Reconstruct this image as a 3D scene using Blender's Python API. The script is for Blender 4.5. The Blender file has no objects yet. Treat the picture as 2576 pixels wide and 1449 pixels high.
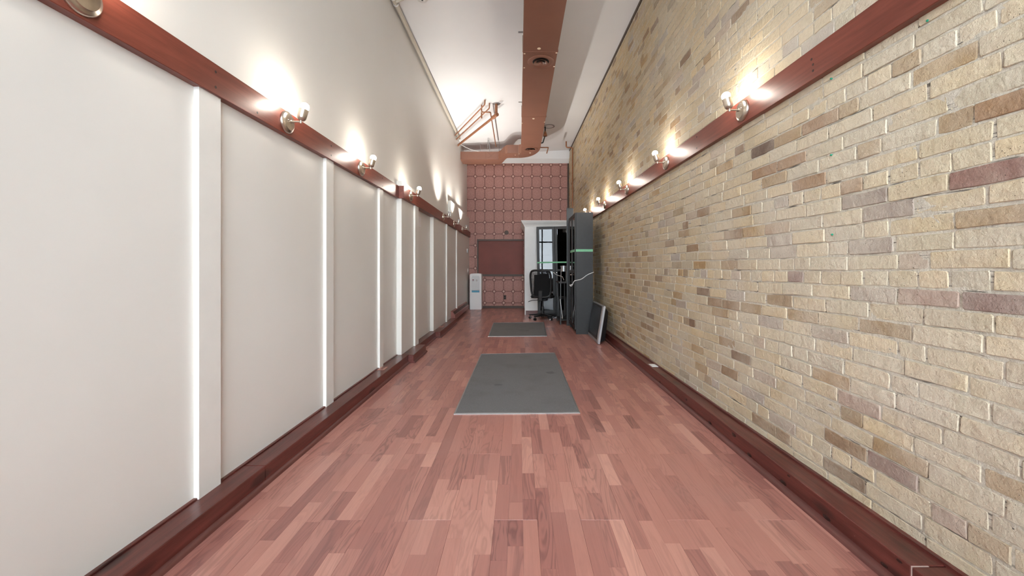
import bpy, bmesh, math, random
from mathutils import Vector, Matrix, Quaternion
R = random.Random(21)
PI = math.pi
SC = bpy.context.scene
COL = SC.collection

# ------------------------------------------------------------------ camera
F, U0, V0, H = 1002.0, 1306.0, 671.0, 1.12
cam_d = bpy.data.cameras.new('camera')
cam_d.sensor_width = 36.0
cam_d.lens = F / 2576 * 36.0
cam_d.shift_x = -(U0 - 1288) / 2576
cam_d.shift_y = -(724.5 - V0) / 2576
cam_d.clip_start = 0.02
cam = bpy.data.objects.new('camera', cam_d)
COL.objects.link(cam)
cam.location = (0, 0, H)
cam.rotation_euler = (PI / 2, 0, 0)
SC.camera = cam

# ------------------------------------------------------------------ world, daylight, exposure
world = bpy.data.worlds.new('sky')
SC.world = world
world.use_nodes = True
bg = world.node_tree.nodes['Background']
bg.inputs['Color'].default_value = (0.86, 0.93, 1.0, 1)
WORLD = 9.2
bg.inputs['Strength'].default_value = WORLD
# daylight is sampled through the shop-front opening
pl = bpy.data.lights.new('shopfront_portal', 'AREA')
pl.shape = 'RECTANGLE'
pl.size, pl.size_y = 2.62, 3.45
pl.cycles.is_portal = True
po = bpy.data.objects.new('shopfront_portal', pl)
COL.objects.link(po)
po.location = (0.02, -1.79, 2.225)
po.rotation_euler = (PI / 2, 0, PI)
BULB = 115.0
SPOT = 52.0
SC.view_settings.view_transform = 'Standard'
SC.view_settings.look = 'None'
SC.view_settings.gamma = 1.0
SC.view_settings.use_curve_mapping = False
SC.view_settings.exposure = 1.05

# ------------------------------------------------------------------ helpers
def link(o, parent=None):
    COL.objects.link(o)
    if parent is not None:
        o.parent = parent
    return o

def tag(o, label=None, cat=None, group=None, kind=None):
    if label: o['label'] = label
    if cat: o['category'] = cat
    if group: o['group'] = group
    if kind: o['kind'] = kind
    return o

def empty(name, loc=(0, 0, 0), rz=0.0):
    o = bpy.data.objects.new(name, None)
    COL.objects.link(o)
    o.empty_display_size = 0.1
    o.location = loc
    o.rotation_euler = (0, 0, rz)
    return o

def obj(name, bm, mat, parent=None, smooth=None):
    bmesh.ops.recalc_face_normals(bm, faces=bm.faces)
    me = bpy.data.meshes.new(name)
    bm.to_mesh(me)
    bm.free()
    if mat: me.materials.append(mat)
    if smooth is not None:
        me.polygons.foreach_set('use_smooth', [True] * len(me.polygons))
        try:
            me.set_sharp_from_angle(angle=math.radians(smooth))
        except Exception:
            pass
    o = bpy.data.objects.new(name, me)
    return link(o, parent)

def B():
    return bmesh.new()

def hexa(bm, p):
    """eight corners: bottom ring 0-3, top ring 4-7"""
    v = [bm.verts.new(q) for q in p]
    for f in ((0, 3, 2, 1), (4, 5, 6, 7), (0, 1, 5, 4), (1, 2, 6, 5), (2, 3, 7, 6), (3, 0, 4, 7)):
        bm.faces.new([v[i] for i in f])
    return v

def box(bm, x0, x1, y0, y1, z0, z1, bevel=0.0, seg=1, m=None):
    p = [Vector(q) for q in ((x0, y0, z0), (x1, y0, z0), (x1, y1, z0), (x0, y1, z0),
                             (x0, y0, z1), (x1, y0, z1), (x1, y1, z1), (x0, y1, z1))]
    if m is not None: p = [m @ q for q in p]
    if bevel <= 0:
        hexa(bm, p)
        return bm
    t = bmesh.new()
    hexa(t, p)
    bmesh.ops.recalc_face_normals(t, faces=t.faces)
    bmesh.ops.bevel(t, geom=t.edges[:], offset=bevel, segments=seg, affect='EDGES', profile=0.5)
    merge(bm, t)
    return bm

def merge(bm, t, m=None):
    mp = {}
    for v in t.verts:
        mp[v] = bm.verts.new(m @ v.co if m is not None else v.co)
    for f in t.faces:
        try: bm.faces.new([mp[v] for v in f.verts])
        except ValueError: pass
    t.free()

def tube(bm, pts, r, n=10, closed=False, caps=True):
    pts = [Vector(p) for p in pts]
    k = len(pts)
    rings = []
    up = None
    for i in range(k):
        if closed: d = pts[(i + 1) % k] - pts[i - 1]
        elif i == 0: d = pts[1] - pts[0]
        elif i == k - 1: d = pts[-1] - pts[-2]
        else: d = (pts[i + 1] - pts[i]).normalized() + (pts[i] - pts[i - 1]).normalized()
        d.normalize()
        if up is None:
            up = d.orthogonal().normalized()
        else:
            up = (up - d * up.dot(d)).normalized()
        s = d.cross(up)
        rr = r[i] if isinstance(r, (list, tuple)) else r
        rings.append([bm.verts.new(pts[i] + up * (rr * math.cos(2 * PI * j / n)) + s * (rr * math.sin(2 * PI * j / n))) for j in range(n)])
    for i in range(k if closed else k - 1):
        a, b = rings[i], rings[(i + 1) % k]
        for j in range(n):
            bm.faces.new((a[j], a[(j + 1) % n], b[(j + 1) % n], b[j]))
    if caps and not closed:
        bm.faces.new(rings[0][::-1])
        bm.faces.new(rings[-1])
    return bm

def lathe(bm, prof, n=24, m=None):
    """prof: (radius, height) pairs about local Z"""
    m = m or Matrix()
    rings = []
    for r, h in prof:
        if r < 1e-6:
            rings.append([bm.verts.new(m @ Vector((0, 0, h)))])
        else:
            rings.append([bm.verts.new(m @ Vector((r * math.cos(2 * PI * j / n), r * math.sin(2 * PI * j / n), h))) for j in range(n)])
    for a, b in zip(rings, rings[1:]):
        for j in range(n):
            if len(a) == 1 and len(b) == 1: continue
            if len(a) == 1: bm.faces.new((a[0], b[j], b[(j + 1) % n]))
            elif len(b) == 1: bm.faces.new((a[j], a[(j + 1) % n], b[0]))
            else: bm.faces.new((a[j], a[(j + 1) % n], b[(j + 1) % n], b[j]))
    return bm

def prism(bm, poly, axis, a, b, m=None):
    """polygon of 2-tuples extruded along axis between a and b"""
    def P(q, t):
        if axis == 'x': v = Vector((t, q[0], q[1]))
        elif axis == 'y': v = Vector((q[0], t, q[1]))
        else: v = Vector((q[0], q[1], t))
        return m @ v if m is not None else v
    A = [bm.verts.new(P(q, a)) for q in poly]
    C = [bm.verts.new(P(q, b)) for q in poly]
    n = len(poly)
    bm.faces.new(A[::-1]); bm.faces.new(C)
    for i in range(n):
        bm.faces.new((A[i], A[(i + 1) % n], C[(i + 1) % n], C[i]))
    return bm

def copy_tree(o, parent=None):
    c = o.copy()
    COL.objects.link(c)
    if parent is not None: c.parent = parent
    for ch in list(o.children):
        copy_tree(ch, c)
    return c

# ------------------------------------------------------------------ materials
class NT:
    def __init__(self, name):
        self.m = bpy.data.materials.new(name)
        self.m.use_nodes = True
        self.t = self.m.node_tree
        self.b = self.t.nodes['Principled BSDF']
        self.out = self.t.nodes['Material Output']
    def n(self, kind, **kw):
        nd = self.t.nodes.new(kind)
        for k, v in kw.items(): setattr(nd, k, v)
        return nd
    def l(self, a, b): self.t.links.new(a, b)
    def pos(self, scale=(1, 1, 1)):
        g = self.n('ShaderNodeNewGeometry')
        mp = self.n('ShaderNodeMapping')
        mp.inputs['Scale'].default_value = scale
        self.l(g.outputs['Position'], mp.inputs['Vector'])
        return mp.outputs['Vector']
    def noise(self, vec, scale, detail=4, rough=0.55, dist=0.0):
        nd = self.n('ShaderNodeTexNoise')
        nd.inputs['Scale'].default_value = scale
        nd.inputs['Detail'].default_value = detail
        nd.inputs['Roughness'].default_value = rough
        nd.inputs['Distortion'].default_value = dist
        self.l(vec, nd.inputs['Vector'])
        return nd.outputs['Fac']
    def ramp(self, fac, stops, interp='LINEAR'):
        nd = self.n('ShaderNodeValToRGB')
        cr = nd.color_ramp
        cr.interpolation = interp
        while len(cr.elements) < len(stops): cr.elements.new(0.5)
        for e, (p, c) in zip(cr.elements, stops):
            e.position = p
            e.color = (*c, 1) if isinstance(c, (tuple, list)) else (c, c, c, 1)
        self.l(fac, nd.inputs['Fac'])
        return nd.outputs['Color']
    def mix(self, fac, a, b, mode='MIX'):
        nd = self.n('ShaderNodeMix', data_type='RGBA', blend_type=mode)
        ins = [s for s in nd.inputs if s.type == 'RGBA']
        if isinstance(fac, (int, float)): nd.inputs[0].default_value = fac
        else: self.l(fac, nd.inputs[0])
        for s, v in zip(ins, (a, b)):
            if isinstance(v, (tuple, list)): s.default_value = (*v, 1)
            else: self.l(v, s)
        return [s for s in nd.outputs if s.type == 'RGBA'][0]
    def math(self, op, a, b=None, c=None):
        nd = self.n('ShaderNodeMath', operation=op)
        for i, v in enumerate((a, b, c)):
            if v is None: continue
            if isinstance(v, (int, float)): nd.inputs[i].default_value = v
            else: self.l(v, nd.inputs[i])
        return nd.outputs[0]
    def bump(self, h, strength=0.3, dist=0.01, prev=None):
        nd = self.n('ShaderNodeBump')
        nd.inputs['Strength'].default_value = strength
        nd.inputs['Distance'].default_value = dist
        self.l(h, nd.inputs['Height'])
        if prev is not None: self.l(prev, nd.inputs['Normal'])
        self.l(nd.outputs['Normal'], self.b.inputs['Normal'])
        return nd.outputs['Normal']
    def color(self, c):
        if isinstance(c, (tuple, list)): self.b.inputs['Base Color'].default_value = (*c, 1)
        else: self.l(c, self.b.inputs['Base Color'])
    def set(self, **kw):
        for k, v in kw.items():
            s = self.b.inputs[k.replace('_', ' ')]
            if isinstance(v, (int, float)): s.default_value = v
            else: self.l(v, s)

def simple(name, c, rough=0.5, metal=0.0, var=0.06, scale=8.0, bump=0.0, bscale=60.0, **kw):
    k = NT(name)
    p = k.pos()
    f = k.noise(p, scale, 3)
    lo = tuple(max(0, x * (1 - var)) for x in c)
    hi = tuple(min(1, x * (1 + var)) for x in c)
    k.color(k.ramp(f, [(0.3, lo), (0.7, hi)]))
    k.set(Roughness=rough, Metallic=metal, **kw)
    if bump: k.bump(k.noise(p, bscale, 3), bump, 0.004)
    return k.m

def stained(name, dark, light, rough, axis='y', knots=0.0, grey=0.0):
    k = NT(name)
    sc = {'y': (30, 1.6, 30), 'x': (1.6, 30, 30), 'z': (30, 30, 1.6)}[axis]
    g = k.noise(k.pos(sc), 1.3, 6, 0.65, 0.6)
    p = k.pos()
    blot = k.noise(p, 2.2, 3)
    c = k.ramp(g, [(0.30, dark), (0.72, light)])
    c = k.mix(k.ramp(blot, [(0.45, 0.0), (0.75, 0.5)]), c, tuple(x * 0.72 for x in dark))
    if knots:
        v = k.n('ShaderNodeTexVoronoi')
        mp = k.pos({'y': (5, 1.6, 5), 'x': (1.6, 5, 5), 'z': (5, 5, 1.6)}[axis])
        v.inputs['Scale'].default_value = 1.6
        v.inputs['Randomness'].default_value = 1.0
        k.l(mp, v.inputs['Vector'])
        c = k.mix(k.ramp(v.outputs['Distance'], [(0.15, knots), (0.24, 0.0)]), c, (0.018, 0.008, 0.008))
    if grey:
        sp = k.noise(k.pos((14, 4, 14)), 14, 4, 0.8)
        c = k.mix(k.ramp(sp, [(0.66, 0.0), (0.71, grey)]), c, (0.42, 0.30, 0.27))
    k.color(c)
    k.set(Roughness=rough)
    k.bump(g, 0.12, 0.003)
    return k.m

M = {}
def paint_wall():
    k = NT('warm_white_wall_paint')
    p = k.pos()
    c = k.ramp(k.noise(p, 1.1, 3), [(0.3, (0.755, 0.735, 0.69)), (0.7, (0.780, 0.762, 0.722))])
    k.color(c)
    k.set(Roughness=0.42)
    nrm = k.bump(k.noise(p, 2.2, 2), 0.06, 0.03)
    k.bump(k.noise(p, 160, 2), 0.05, 0.002, nrm)
    return k.m
M['wall'] = paint_wall()
M['batten'] = simple('batten_paint', (0.79, 0.775, 0.735), 0.38, var=0.02, bump=0.04)
M['ceiling'] = simple('ceiling_paint', (0.80, 0.82, 0.84), 0.45, var=0.02, scale=1.5, bump=0.03, bscale=30)
M['rail'] = stained('stained_rail_wood', (0.150, 0.034, 0.021), (0.260, 0.068, 0.044), 0.38)
M['timber'] = stained('stained_timber', (0.070, 0.014, 0.011), (0.185, 0.048, 0.038), 0.28, knots=0.75, grey=0.5)
M['shoe'] = stained('shoe_moulding_wood', (0.10, 0.032, 0.027), (0.17, 0.06, 0.05), 0.35, grey=0.3)
M['brown'] = simple('dark_brown_paint', (0.060, 0.038, 0.024), 0.5)
M['duct'] = simple('brown_duct_paint', (0.235, 0.108, 0.072), 0.36, var=0.06, scale=3)
M['duct_dark'] = simple('diffuser_throat', (0.01, 0.008, 0.007), 0.8)
M['plug'] = simple('pale_duct_plug', (0.85, 0.72, 0.55), 0.5)
M['nickel'] = simple('brushed_nickel', (0.60, 0.54, 0.46), 0.30, 1.0, var=0.08, scale=40)
M['copper'] = simple('brown_painted_copper', (0.30, 0.125, 0.060), 0.33, 0.3, var=0.15, scale=30)
M['conduit'] = simple('beige_conduit_paint', (0.56, 0.52, 0.44), 0.4, var=0.04)
M['galv'] = simple('galvanised_steel', (0.42, 0.43, 0.44), 0.4, 0.8)
M['white_pl'] = simple('white_plastic', (0.80, 0.80, 0.80), 0.35, var=0.01)
M['grey_pl'] = simple('pale_grey_plastic', (0.62, 0.63, 0.64), 0.35, var=0.02)
M['black_pl'] = simple('black_plastic', (0.012, 0.012, 0.013), 0.4, var=0.1)
M['black_fab'] = simple('black_seat_fabric', (0.010, 0.010, 0.011), 0.9, var=0.2, scale=200, bump=0.3, bscale=400)
M['blue'] = simple('blue_label', (0.055, 0.30, 0.46), 0.4)
M['redtap'] = simple('red_tap', (0.22, 0.02, 0.03), 0.4)
M['tape'] = simple('green_painter_tape', (0.20, 0.52, 0.30), 0.6, var=0.06, scale=30)
M['bookcase'] = simple('black_brown_bookcase', (0.015, 0.0152, 0.016), 0.5, var=0.15, scale=20, bump=0.05)
M['tv_silver'] = simple('silver_bezel', (0.45, 0.45, 0.46), 0.35, 0.6)
M['tv_screen'] = simple('dark_screen', (0.012, 0.012, 0.013), 0.22)
M['closet'] = simple('closet_white_paint', (0.80, 0.80, 0.79), 0.45, var=0.02)
M['board'] = simple('red_pin_board', (0.190, 0.040, 0.026), 0.55, var=0.12, scale=2.5)
M['board_frame'] = simple('grey_brown_frame', (0.085, 0.052, 0.040), 0.5)
M['heater'] = simple('red_brown_heater_paint', (0.25, 0.075, 0.055), 0.4, var=0.1)
M['plate_pink'] = simple('pinkish_outlet_plate', (0.52, 0.27, 0.22), 0.45)
M['cable'] = simple('white_cable', (0.72, 0.72, 0.72), 0.5)
M['concrete'] = simple('pavement_concrete', (0.28, 0.30, 0.32), 0.9, bump=0.2)
M['screw'] = simple('screw_hole', (0.03, 0.012, 0.01), 0.6)
M['green'] = simple('green_wall_plug', (0.02, 0.28, 0.16), 0.5)
M['filler'] = simple('cracked_filler', (0.55, 0.42, 0.38), 0.7)

def glass(name, tint=(0.9, 0.92, 0.93), gloss=0.10):
    k = NT(name)
    tr = k.n('ShaderNodeBsdfTransparent'); tr.inputs[0].default_value = (*tint, 1)
    gl = k.n('ShaderNodeBsdfGlossy'); gl.inputs['Roughness'].default_value = 0.015
    fr = k.n('ShaderNodeFresnel'); fr.inputs[0].default_value = 1.5
    mx = k.n('ShaderNodeMixShader')
    k.l(k.math('ADD', fr.outputs[0], gloss), mx.inputs[0])
    k.l(tr.outputs[0], mx.inputs[1]); k.l(gl.outputs[0], mx.inputs[2])
    k.l(mx.outputs[0], k.out.inputs['Surface'])
    return k.m
M['glass'] = glass('bookcase_glass', (0.35, 0.37, 0.4), 0.0)
M['shop_glass'] = glass('shopfront_glass', (0.97, 0.98, 0.98), 0.0)

def emit(name, c, s):
    k = NT(name)
    k.color(c)
    k.b.inputs['Emission Color'].default_value = (*c, 1)
    k.b.inputs['Emission Strength'].default_value = s
    return k.m
M['bulb'] = emit('lit_globe_bulb', (1.0, 0.91, 0.79), BULB)
M['reflector'] = emit('lit_reflector_face', (1.0, 0.88, 0.70), 10.0)

def brick_mat():
    k = NT('painted_buff_brick')
    at = k.n('ShaderNodeAttribute'); at.attribute_name = 'tint'
    p = k.pos()
    sy = k.n('ShaderNodeSeparateXYZ'); k.l(p, sy.inputs[0])
    wash = k.ramp(k.math('DIVIDE', sy.outputs[1], 10.0), [(0.15, 1.0), (0.55, 0.30)])   # limewash heavier towards shop front; warm far lamp light also put into colour
    big = k.noise(p, 2.3, 5, 0.6, 0.4)
    fine = k.noise(p, 55, 5, 0.7)
    c = k.mix(0.55, at.outputs['Color'], k.ramp(fine, [(0.25, 0.62), (0.75, 1.0)]), 'MULTIPLY')
    # smears of grey and lavender limewash
    c = k.mix(k.math('MULTIPLY', wash, k.ramp(big, [(0.44, 0.0), (0.74, 0.60)])), c, (0.585, 0.505, 0.425))
    pale = k.noise(p, 1.4, 5, 0.65, 0.6)
    c = k.mix(k.math('MULTIPLY', wash, k.ramp(pale, [(0.42, 0.0), (0.76, 0.65)])), c, (0.70, 0.625, 0.495))
    v = k.n('ShaderNodeTexVoronoi'); v.inputs['Scale'].default_value = 75; v.inputs['Randomness'].default_value = 1
    k.l(p, v.inputs['Vector'])
    pit = k.ramp(v.outputs['Distance'], [(0.07, 1.0), (0.13, 0.0)])
    pk = k.noise(p, 7.0, 2)
    pitm = k.math('MULTIPLY', pit, k.ramp(pk, [(0.54, 0.0), (0.60, 1.0)]))
    c = k.mix(pitm, c, (0.10, 0.075, 0.055))
    k.color(c)
    k.set(Roughness=0.72)
    n1 = k.bump(k.noise(p, 22, 6, 0.66), 0.75, 0.014)
    n2 = k.bump(fine, 0.35, 0.005, n1)
    k.bump(k.math('SUBTRACT', 0.0, pitm), 0.6, 0.004, n2)
    return k.m
M['brick'] = brick_mat()

def mortar_mat():
    k = NT('lime_mortar')
    p = k.pos()
    f = k.noise(p, 45, 6, 0.75)
    c = k.ramp(f, [(0.25, (0.46, 0.41, 0.325)), (0.7, (0.70, 0.635, 0.525))])
    big = k.noise(p, 1.7, 4)
    c = k.mix(k.ramp(big, [(0.4, 0.0), (0.7, 0.5)]), c, (0.58, 0.54, 0.47))
    crevice_dark = k.noise(k.pos((1, 5, 95)), 1.0, 3, 0.6)
    c = k.mix(k.ramp(crevice_dark, [(0.60, 0.0), (0.66, 0.85)]), c, (0.075, 0.062, 0.05))  # dirt lines plus crevice shade, painted as thin dark streaks
    k.color(c)
    k.set(Roughness=0.9)
    n1 = k.bump(f, 0.8, 0.009)
    k.bump(k.noise(p, 130, 3), 0.4, 0.004, n1)
    return k.m
M['mortar'] = mortar_mat()

def floor_mat():
    k = NT('red_walnut_laminate')
    at = k.n('ShaderNodeAttribute'); at.attribute_name = 'tint'
    sep = k.n('ShaderNodeSeparateColor'); k.l(at.outputs['Color'], sep.inputs[0])
    g = k.n('ShaderNodeNewGeometry')
    off = k.n('ShaderNodeCombineXYZ')
    k.l(k.math('MULTIPLY', sep.outputs[1], 37.0), off.inputs[0])
    k.l(k.math('MULTIPLY', sep.outputs[1], 91.0), off.inputs[1])
    k.l(k.math('MULTIPLY', sep.outputs[1], 13.0), off.inputs[2])
    ad = k.n('ShaderNodeVectorMath', operation='ADD')
    k.l(g.outputs['Position'], ad.inputs[0]); k.l(off.outputs[0], ad.inputs[1])
    def mapped(s):
        mp = k.n('ShaderNodeMapping'); mp.inputs['Scale'].default_value = s
        k.l(ad.outputs[0], mp.inputs['Vector']); return mp.outputs['Vector']
    sw = k.noise(mapped((10, 1.1, 10)), 1.0, 3, 0.5, 1.1)      # cathedral swirl
    w = k.math('MULTIPLY_ADD', k.math('SINE', k.math('MULTIPLY', sw, 60.0)), 0.5, 0.5)
    ring = k.ramp(w, [(0.35, 0.0), (0.8, 0.45), (1.0, 0.8)])
    fib = k.noise(mapped((150, 5, 150)), 1.0, 5, 0.7)
    col = k.ramp(sep.outputs[0], [(0.0, (0.300, 0.120, 0.103)), (0.35, (0.415, 0.175, 0.145)), (0.7, (0.535, 0.245, 0.198)), (1.0, (0.650, 0.330, 0.262))])
    vein = k.math('MULTIPLY', ring, k.math('MULTIPLY', sep.outputs[2], 0.62))
    c = k.mix(vein, col, (0.120, 0.045, 0.045))
    c = k.mix(0.35, c, k.ramp(fib, [(0.2, 0.55), (0.75, 1.0)]), 'MULTIPLY')
    haze = k.noise(k.pos(), 1.6, 4)
    c = k.mix(k.ramp(haze, [(0.5, 0.0), (0.8, 0.16)]), c, (0.42, 0.30, 0.28))
    sc = k.noise(k.pos((60, 60, 60)), 1.0, 4, 0.8)
    c = k.mix(k.ramp(sc, [(0.74, 0.0), (0.80, 0.35)]), c, (0.55, 0.38, 0.33))
    k.color(c)
    k.set(Roughness=0.30)
    k.b.inputs['Specular IOR Level'].default_value = 0.5
    k.bump(fib, 0.04, 0.002)
    return k.m
M['floor'] = floor_mat()

def mat_mat():
    k = NT('grey_mat_pile')
    p = k.pos()
    f = k.noise(p, 260, 3, 0.8)
    c = k.ramp(f, [(0.25, (0.095, 0.094, 0.096)), (0.75, (0.220, 0.217, 0.220))])
    v = k.n('ShaderNodeTexVoronoi'); v.inputs['Scale'].default_value = 2.6
    ds = k.n('ShaderNodeVectorMath', operation='ADD')
    k.l(p, ds.inputs[0])
    nn = k.n('ShaderNodeTexNoise'); nn.inputs['Scale'].default_value = 9
    k.l(p, nn.inputs['Vector'])
    sc = k.n('ShaderNodeVectorMath', operation='SCALE'); sc.inputs['Scale'].default_value = 0.10
    k.l(nn.outputs['Color'], sc.inputs[0]); k.l(sc.outputs[0], ds.inputs[1])
    k.l(ds.outputs[0], v.inputs['Vector'])
    c = k.mix(k.ramp(v.outputs['Distance'], [(0.09, 0.45), (0.13, 0.0)]), c, (0.055, 0.053, 0.053))
    big = k.noise(p, 3.5, 4)
    c = k.mix(k.ramp(big, [(0.5, 0.0), (0.75, 0.4)]), c, (0.10, 0.09, 0.085))
    k.color(c)
    k.set(Roughness=0.95)
    k.bump(f, 0.5, 0.004)
    return k.m
M['mat'] = mat_mat()

YB = 10.79
def wallpaper_mat():
    k = NT('pink_medallion_wallpaper')
    g = k.n('ShaderNodeNewGeometry')
    s = k.n('ShaderNodeSeparateXYZ'); k.l(g.outputs['Position'], s.inputs[0])
    W_, H_ = 0.2562, 0.3115
    def dist(o, origin, cell):
        u = k.math('ADD', k.math('DIVIDE', k.math('SUBTRACT', o, origin), cell), 100.5)
        fr = k.math('SUBTRACT', k.math('FRACT', u), 0.5)
        return k.math('MULTIPLY', k.math('ABSOLUTE', fr), cell)
    dx = dist(s.outputs[0], -1.189, W_)
    dz = dist(s.outputs[2], 2.010, H_)
    def lt(a, b): return k.math('LESS_THAN', a, b)
    def gt(a, b): return k.math('GREATER_THAN', a, b)
    line = lt(k.math('MINIMUM', dx, dz), 0.0062)
    octa = k.math('MAXIMUM', k.math('MAXIMUM', dx, dz), k.math('MULTIPLY', k.math('ADD', dx, dz), 0.7071))
    ring = k.math('MULTIPLY', lt(octa, 0.047), gt(octa, 0.037))
    inside = lt(octa, 0.037)
    diag = lt(k.math('ABSOLUTE', k.math('SUBTRACT', dx, dz)), 0.007)
    cross = lt(k.math('MINIMUM', dx, dz), 0.0045)
    star = k.math('MULTIPLY', k.math('MAXIMUM', diag, cross), lt(octa, 0.030))
    p = k.pos()
    sp = k.noise(p, 95, 3, 0.8)
    v = k.n('ShaderNodeTexVoronoi'); v.inputs['Scale'].default_value = 62; k.l(p, v.inputs['Vector'])
    base = k.ramp(sp, [(0.34, (0.30, 0.125, 0.105)), (0.50, (0.46, 0.225, 0.192)), (0.66, (0.66, 0.42, 0.36))])
    base = k.mix(k.ramp(v.outputs['Distance'], [(0.25, 0.0), (0.6, 0.35)]), base, (0.25, 0.10, 0.082))
    # pale lozenge in the middle of each panel
    cx = k.math('SUBTRACT', W_ / 2, dx); cz = k.math('SUBTRACT', H_ / 2, dz)
    loz = k.math('ADD', cx, cz)
    lz = k.math('MULTIPLY', lt(loz, 0.060), gt(loz, 0.048))
    base = k.mix(k.math('MULTIPLY', lz, 0.35), base, (0.55, 0.33, 0.28))
    edge = k.math('MULTIPLY', gt(k.math('MINIMUM', dx, dz), 0.016), lt(k.math('MINIMUM', dx, dz), 0.020))
    base = k.mix(k.math('MULTIPLY', edge, 0.35), base, (0.22, 0.085, 0.07))
    dark = (0.110, 0.037, 0.029)
    c = k.mix(line, base, dark)
    c = k.mix(inside, c, (0.30, 0.125, 0.10))
    c = k.mix(star, c, (0.62, 0.42, 0.35))
    c = k.mix(ring, c, dark)
    k.color(c)
    k.set(Roughness=0.55)
    return k.m
M['wallpaper'] = wallpaper_mat()

# ------------------------------------------------------------------ the room's planes
YF = -1.7                                    # shop front behind the camera
def XL(y): return -1.435 + 0.0022 * y
def XT(y): return XL(y) + 0.058
def XR(y): return 1.485 - 0.0125 * y
def ZC(x): return 4.17 + 0.05 * x            # ceiling falls a little towards the white wall

# floor: sub-floor slab, strip planks above it
bm = B(); box(bm, -1.75, 1.80, YF - 0.2, YB + 0.2, -0.12, -0.012)
floor = obj('floor', bm, M['brown'])
tag(floor, 'red-brown walnut strip laminate floor running the length of the room', 'floor', kind='structure')

def plank_mesh(bm, lay, x0, x1, y0, y1, eL, eR, eN, eF, tint):
    d = 0.0014
    def ring(z, a): return [(x0 + eL * a, y0 + eN * a, z), (x1 - eR * a, y0 + eN * a, z), (x1 - eR * a, y1 - eF * a, z), (x0 + eL * a, y1 - eF * a, z)]
    rs = [[bm.verts.new(q) for q in ring(z, a)] for z, a in ((-0.008, 0), (-d, 0), (0, 1))]
    for A, C in zip(rs, rs[1:]):
        for j in range(4): bm.faces.new((A[j], A[(j + 1) % 4], C[(j + 1) % 4], C[j]))
    bm.faces.new(rs[-1])
    for r in rs:
        for v in r: v[lay] = (*tint, 1)

planks = []
SW, BL = 0.1906 / 3, 1.242
y_start = -1.6
for bi in range(-8, 9):
    bx = -0.110 + bi * 0.1906
    ph = 1.762 if bi % 2 == 0 else 2.383
    k0 = math.floor((y_start - ph) / BL)
    nb = int((YB - y_start) / BL) + 2
    for kb in range(k0, k0 + nb + 1):
        by0 = ph + kb * BL; by1 = by0 + BL
        btone = R.uniform(-0.06, 0.06)
        for si in range(3):
            y = by0
            first = True
            xx0 = bx + si * SW; xx1 = xx0 + SW
            if xx1 < -1.33 or xx0 > 1.34: continue
            while y < by1 - 1e-6:
                L = R.choice((0.24, 0.31, 0.38, 0.46, 0.54, 0.62))
                if first: L *= R.uniform(0.3, 1.0)
                e = y + L
                if by1 - e < 0.15: e = by1
                t = min(1, max(0, R.gauss(0.55, 0.19) + btone))
                tint = (t, R.random(), min(1, max(0.0, R.gauss(0.5, 0.35) * (1.35 - t))))
                if e > y_start and y < YB:
                    a, b = max(y, y_start), min(e, YB)
                    planks.append((xx0, xx1, a, b, 0.0010 if si == 0 else 0.0002, 0.0010 if si == 2 else 0.0002,
                                   0.0010 if first else 0.0002, 0.0010 if e == by1 else 0.0002, tint))
                y = e
                first = False

def proj_area_floor(p):
    x0, x1, y0, y1 = p[:4]
    if y1 < 0.5: return 0
    y0 = max(y0, 0.5)
    pts = [(U0 + F * x / y, V0 + F * H / y) for x, y in ((x0, y0), (x1, y0), (x1, y1), (x0, y1))]
    pts = [(min(2576, max(0, u)), min(1449, max(0, v))) for u, v in pts]
    return abs(sum(pts[i][0] * pts[(i + 1) % 4][1] - pts[(i + 1) % 4][0] * pts[i][1] for i in range(4))) / 2

planks.sort(key=proj_area_floor, reverse=True)
for p in planks[:300]:
    bm = B(); lay = bm.verts.layers.float_color.new('tint')
    plank_mesh(bm, lay, *p)
    obj('plank', bm, M['floor'], floor)
bm = B(); lay = bm.verts.layers.float_color.new('tint')
for p in planks[300:]: plank_mesh(bm, lay, *p)
tag(obj('plank_field', bm, M['floor'], floor), kind='stuff')

# ceiling
bm = B()
hexa(bm, [(-1.75, YF - .2, ZC(-1.75)), (1.80, YF - .2, ZC(1.80)), (1.80, YB + .2, ZC(1.80)), (-1.75, YB + .2, ZC(-1.75)),
          (-1.75, YF - .2, 4.5), (1.80, YF - .2, 4.5), (1.80, YB + .2, 4.5), (-1.75, YB + .2, 4.5)])
ceiling = obj('ceiling', bm, M['ceiling'])
tag(ceiling, 'plain white painted ceiling above the brown duct', 'ceiling', kind='structure')
bm = B(); prism(bm, [(YB + .02, 3.90), (YB - .10, 4.02), (YB - .17, 4.30), (YB + .02, 4.30)], 'x', -1.42, 1.36)
tag(obj('trim_1', bm, M['ceiling']), 'white sloped cove between ceiling and pink wallpaper', 'cove', kind='structure')

# ------------------------------------------------------------------ left wall
bm = B()
hexa(bm, [(XL(YF) - .2, YF - .2, -.1), (XL(YF), YF - .2, -.1), (XL(YB), YB + .2, -.1), (XL(YB) - .2, YB + .2, -.1),
          (XL(YF) - .2, YF - .2, 4.3), (XL(YF), YF - .2, 4.3), (XL(YB), YB + .2, 4.3), (XL(YB) - .2, YB + .2, 4.3)])
wall_l = obj('wall_left', bm, M['wall'])
tag(wall_l, 'smooth warm-white painted wall with battens below a red rail', 'wall', kind='structure')

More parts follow.
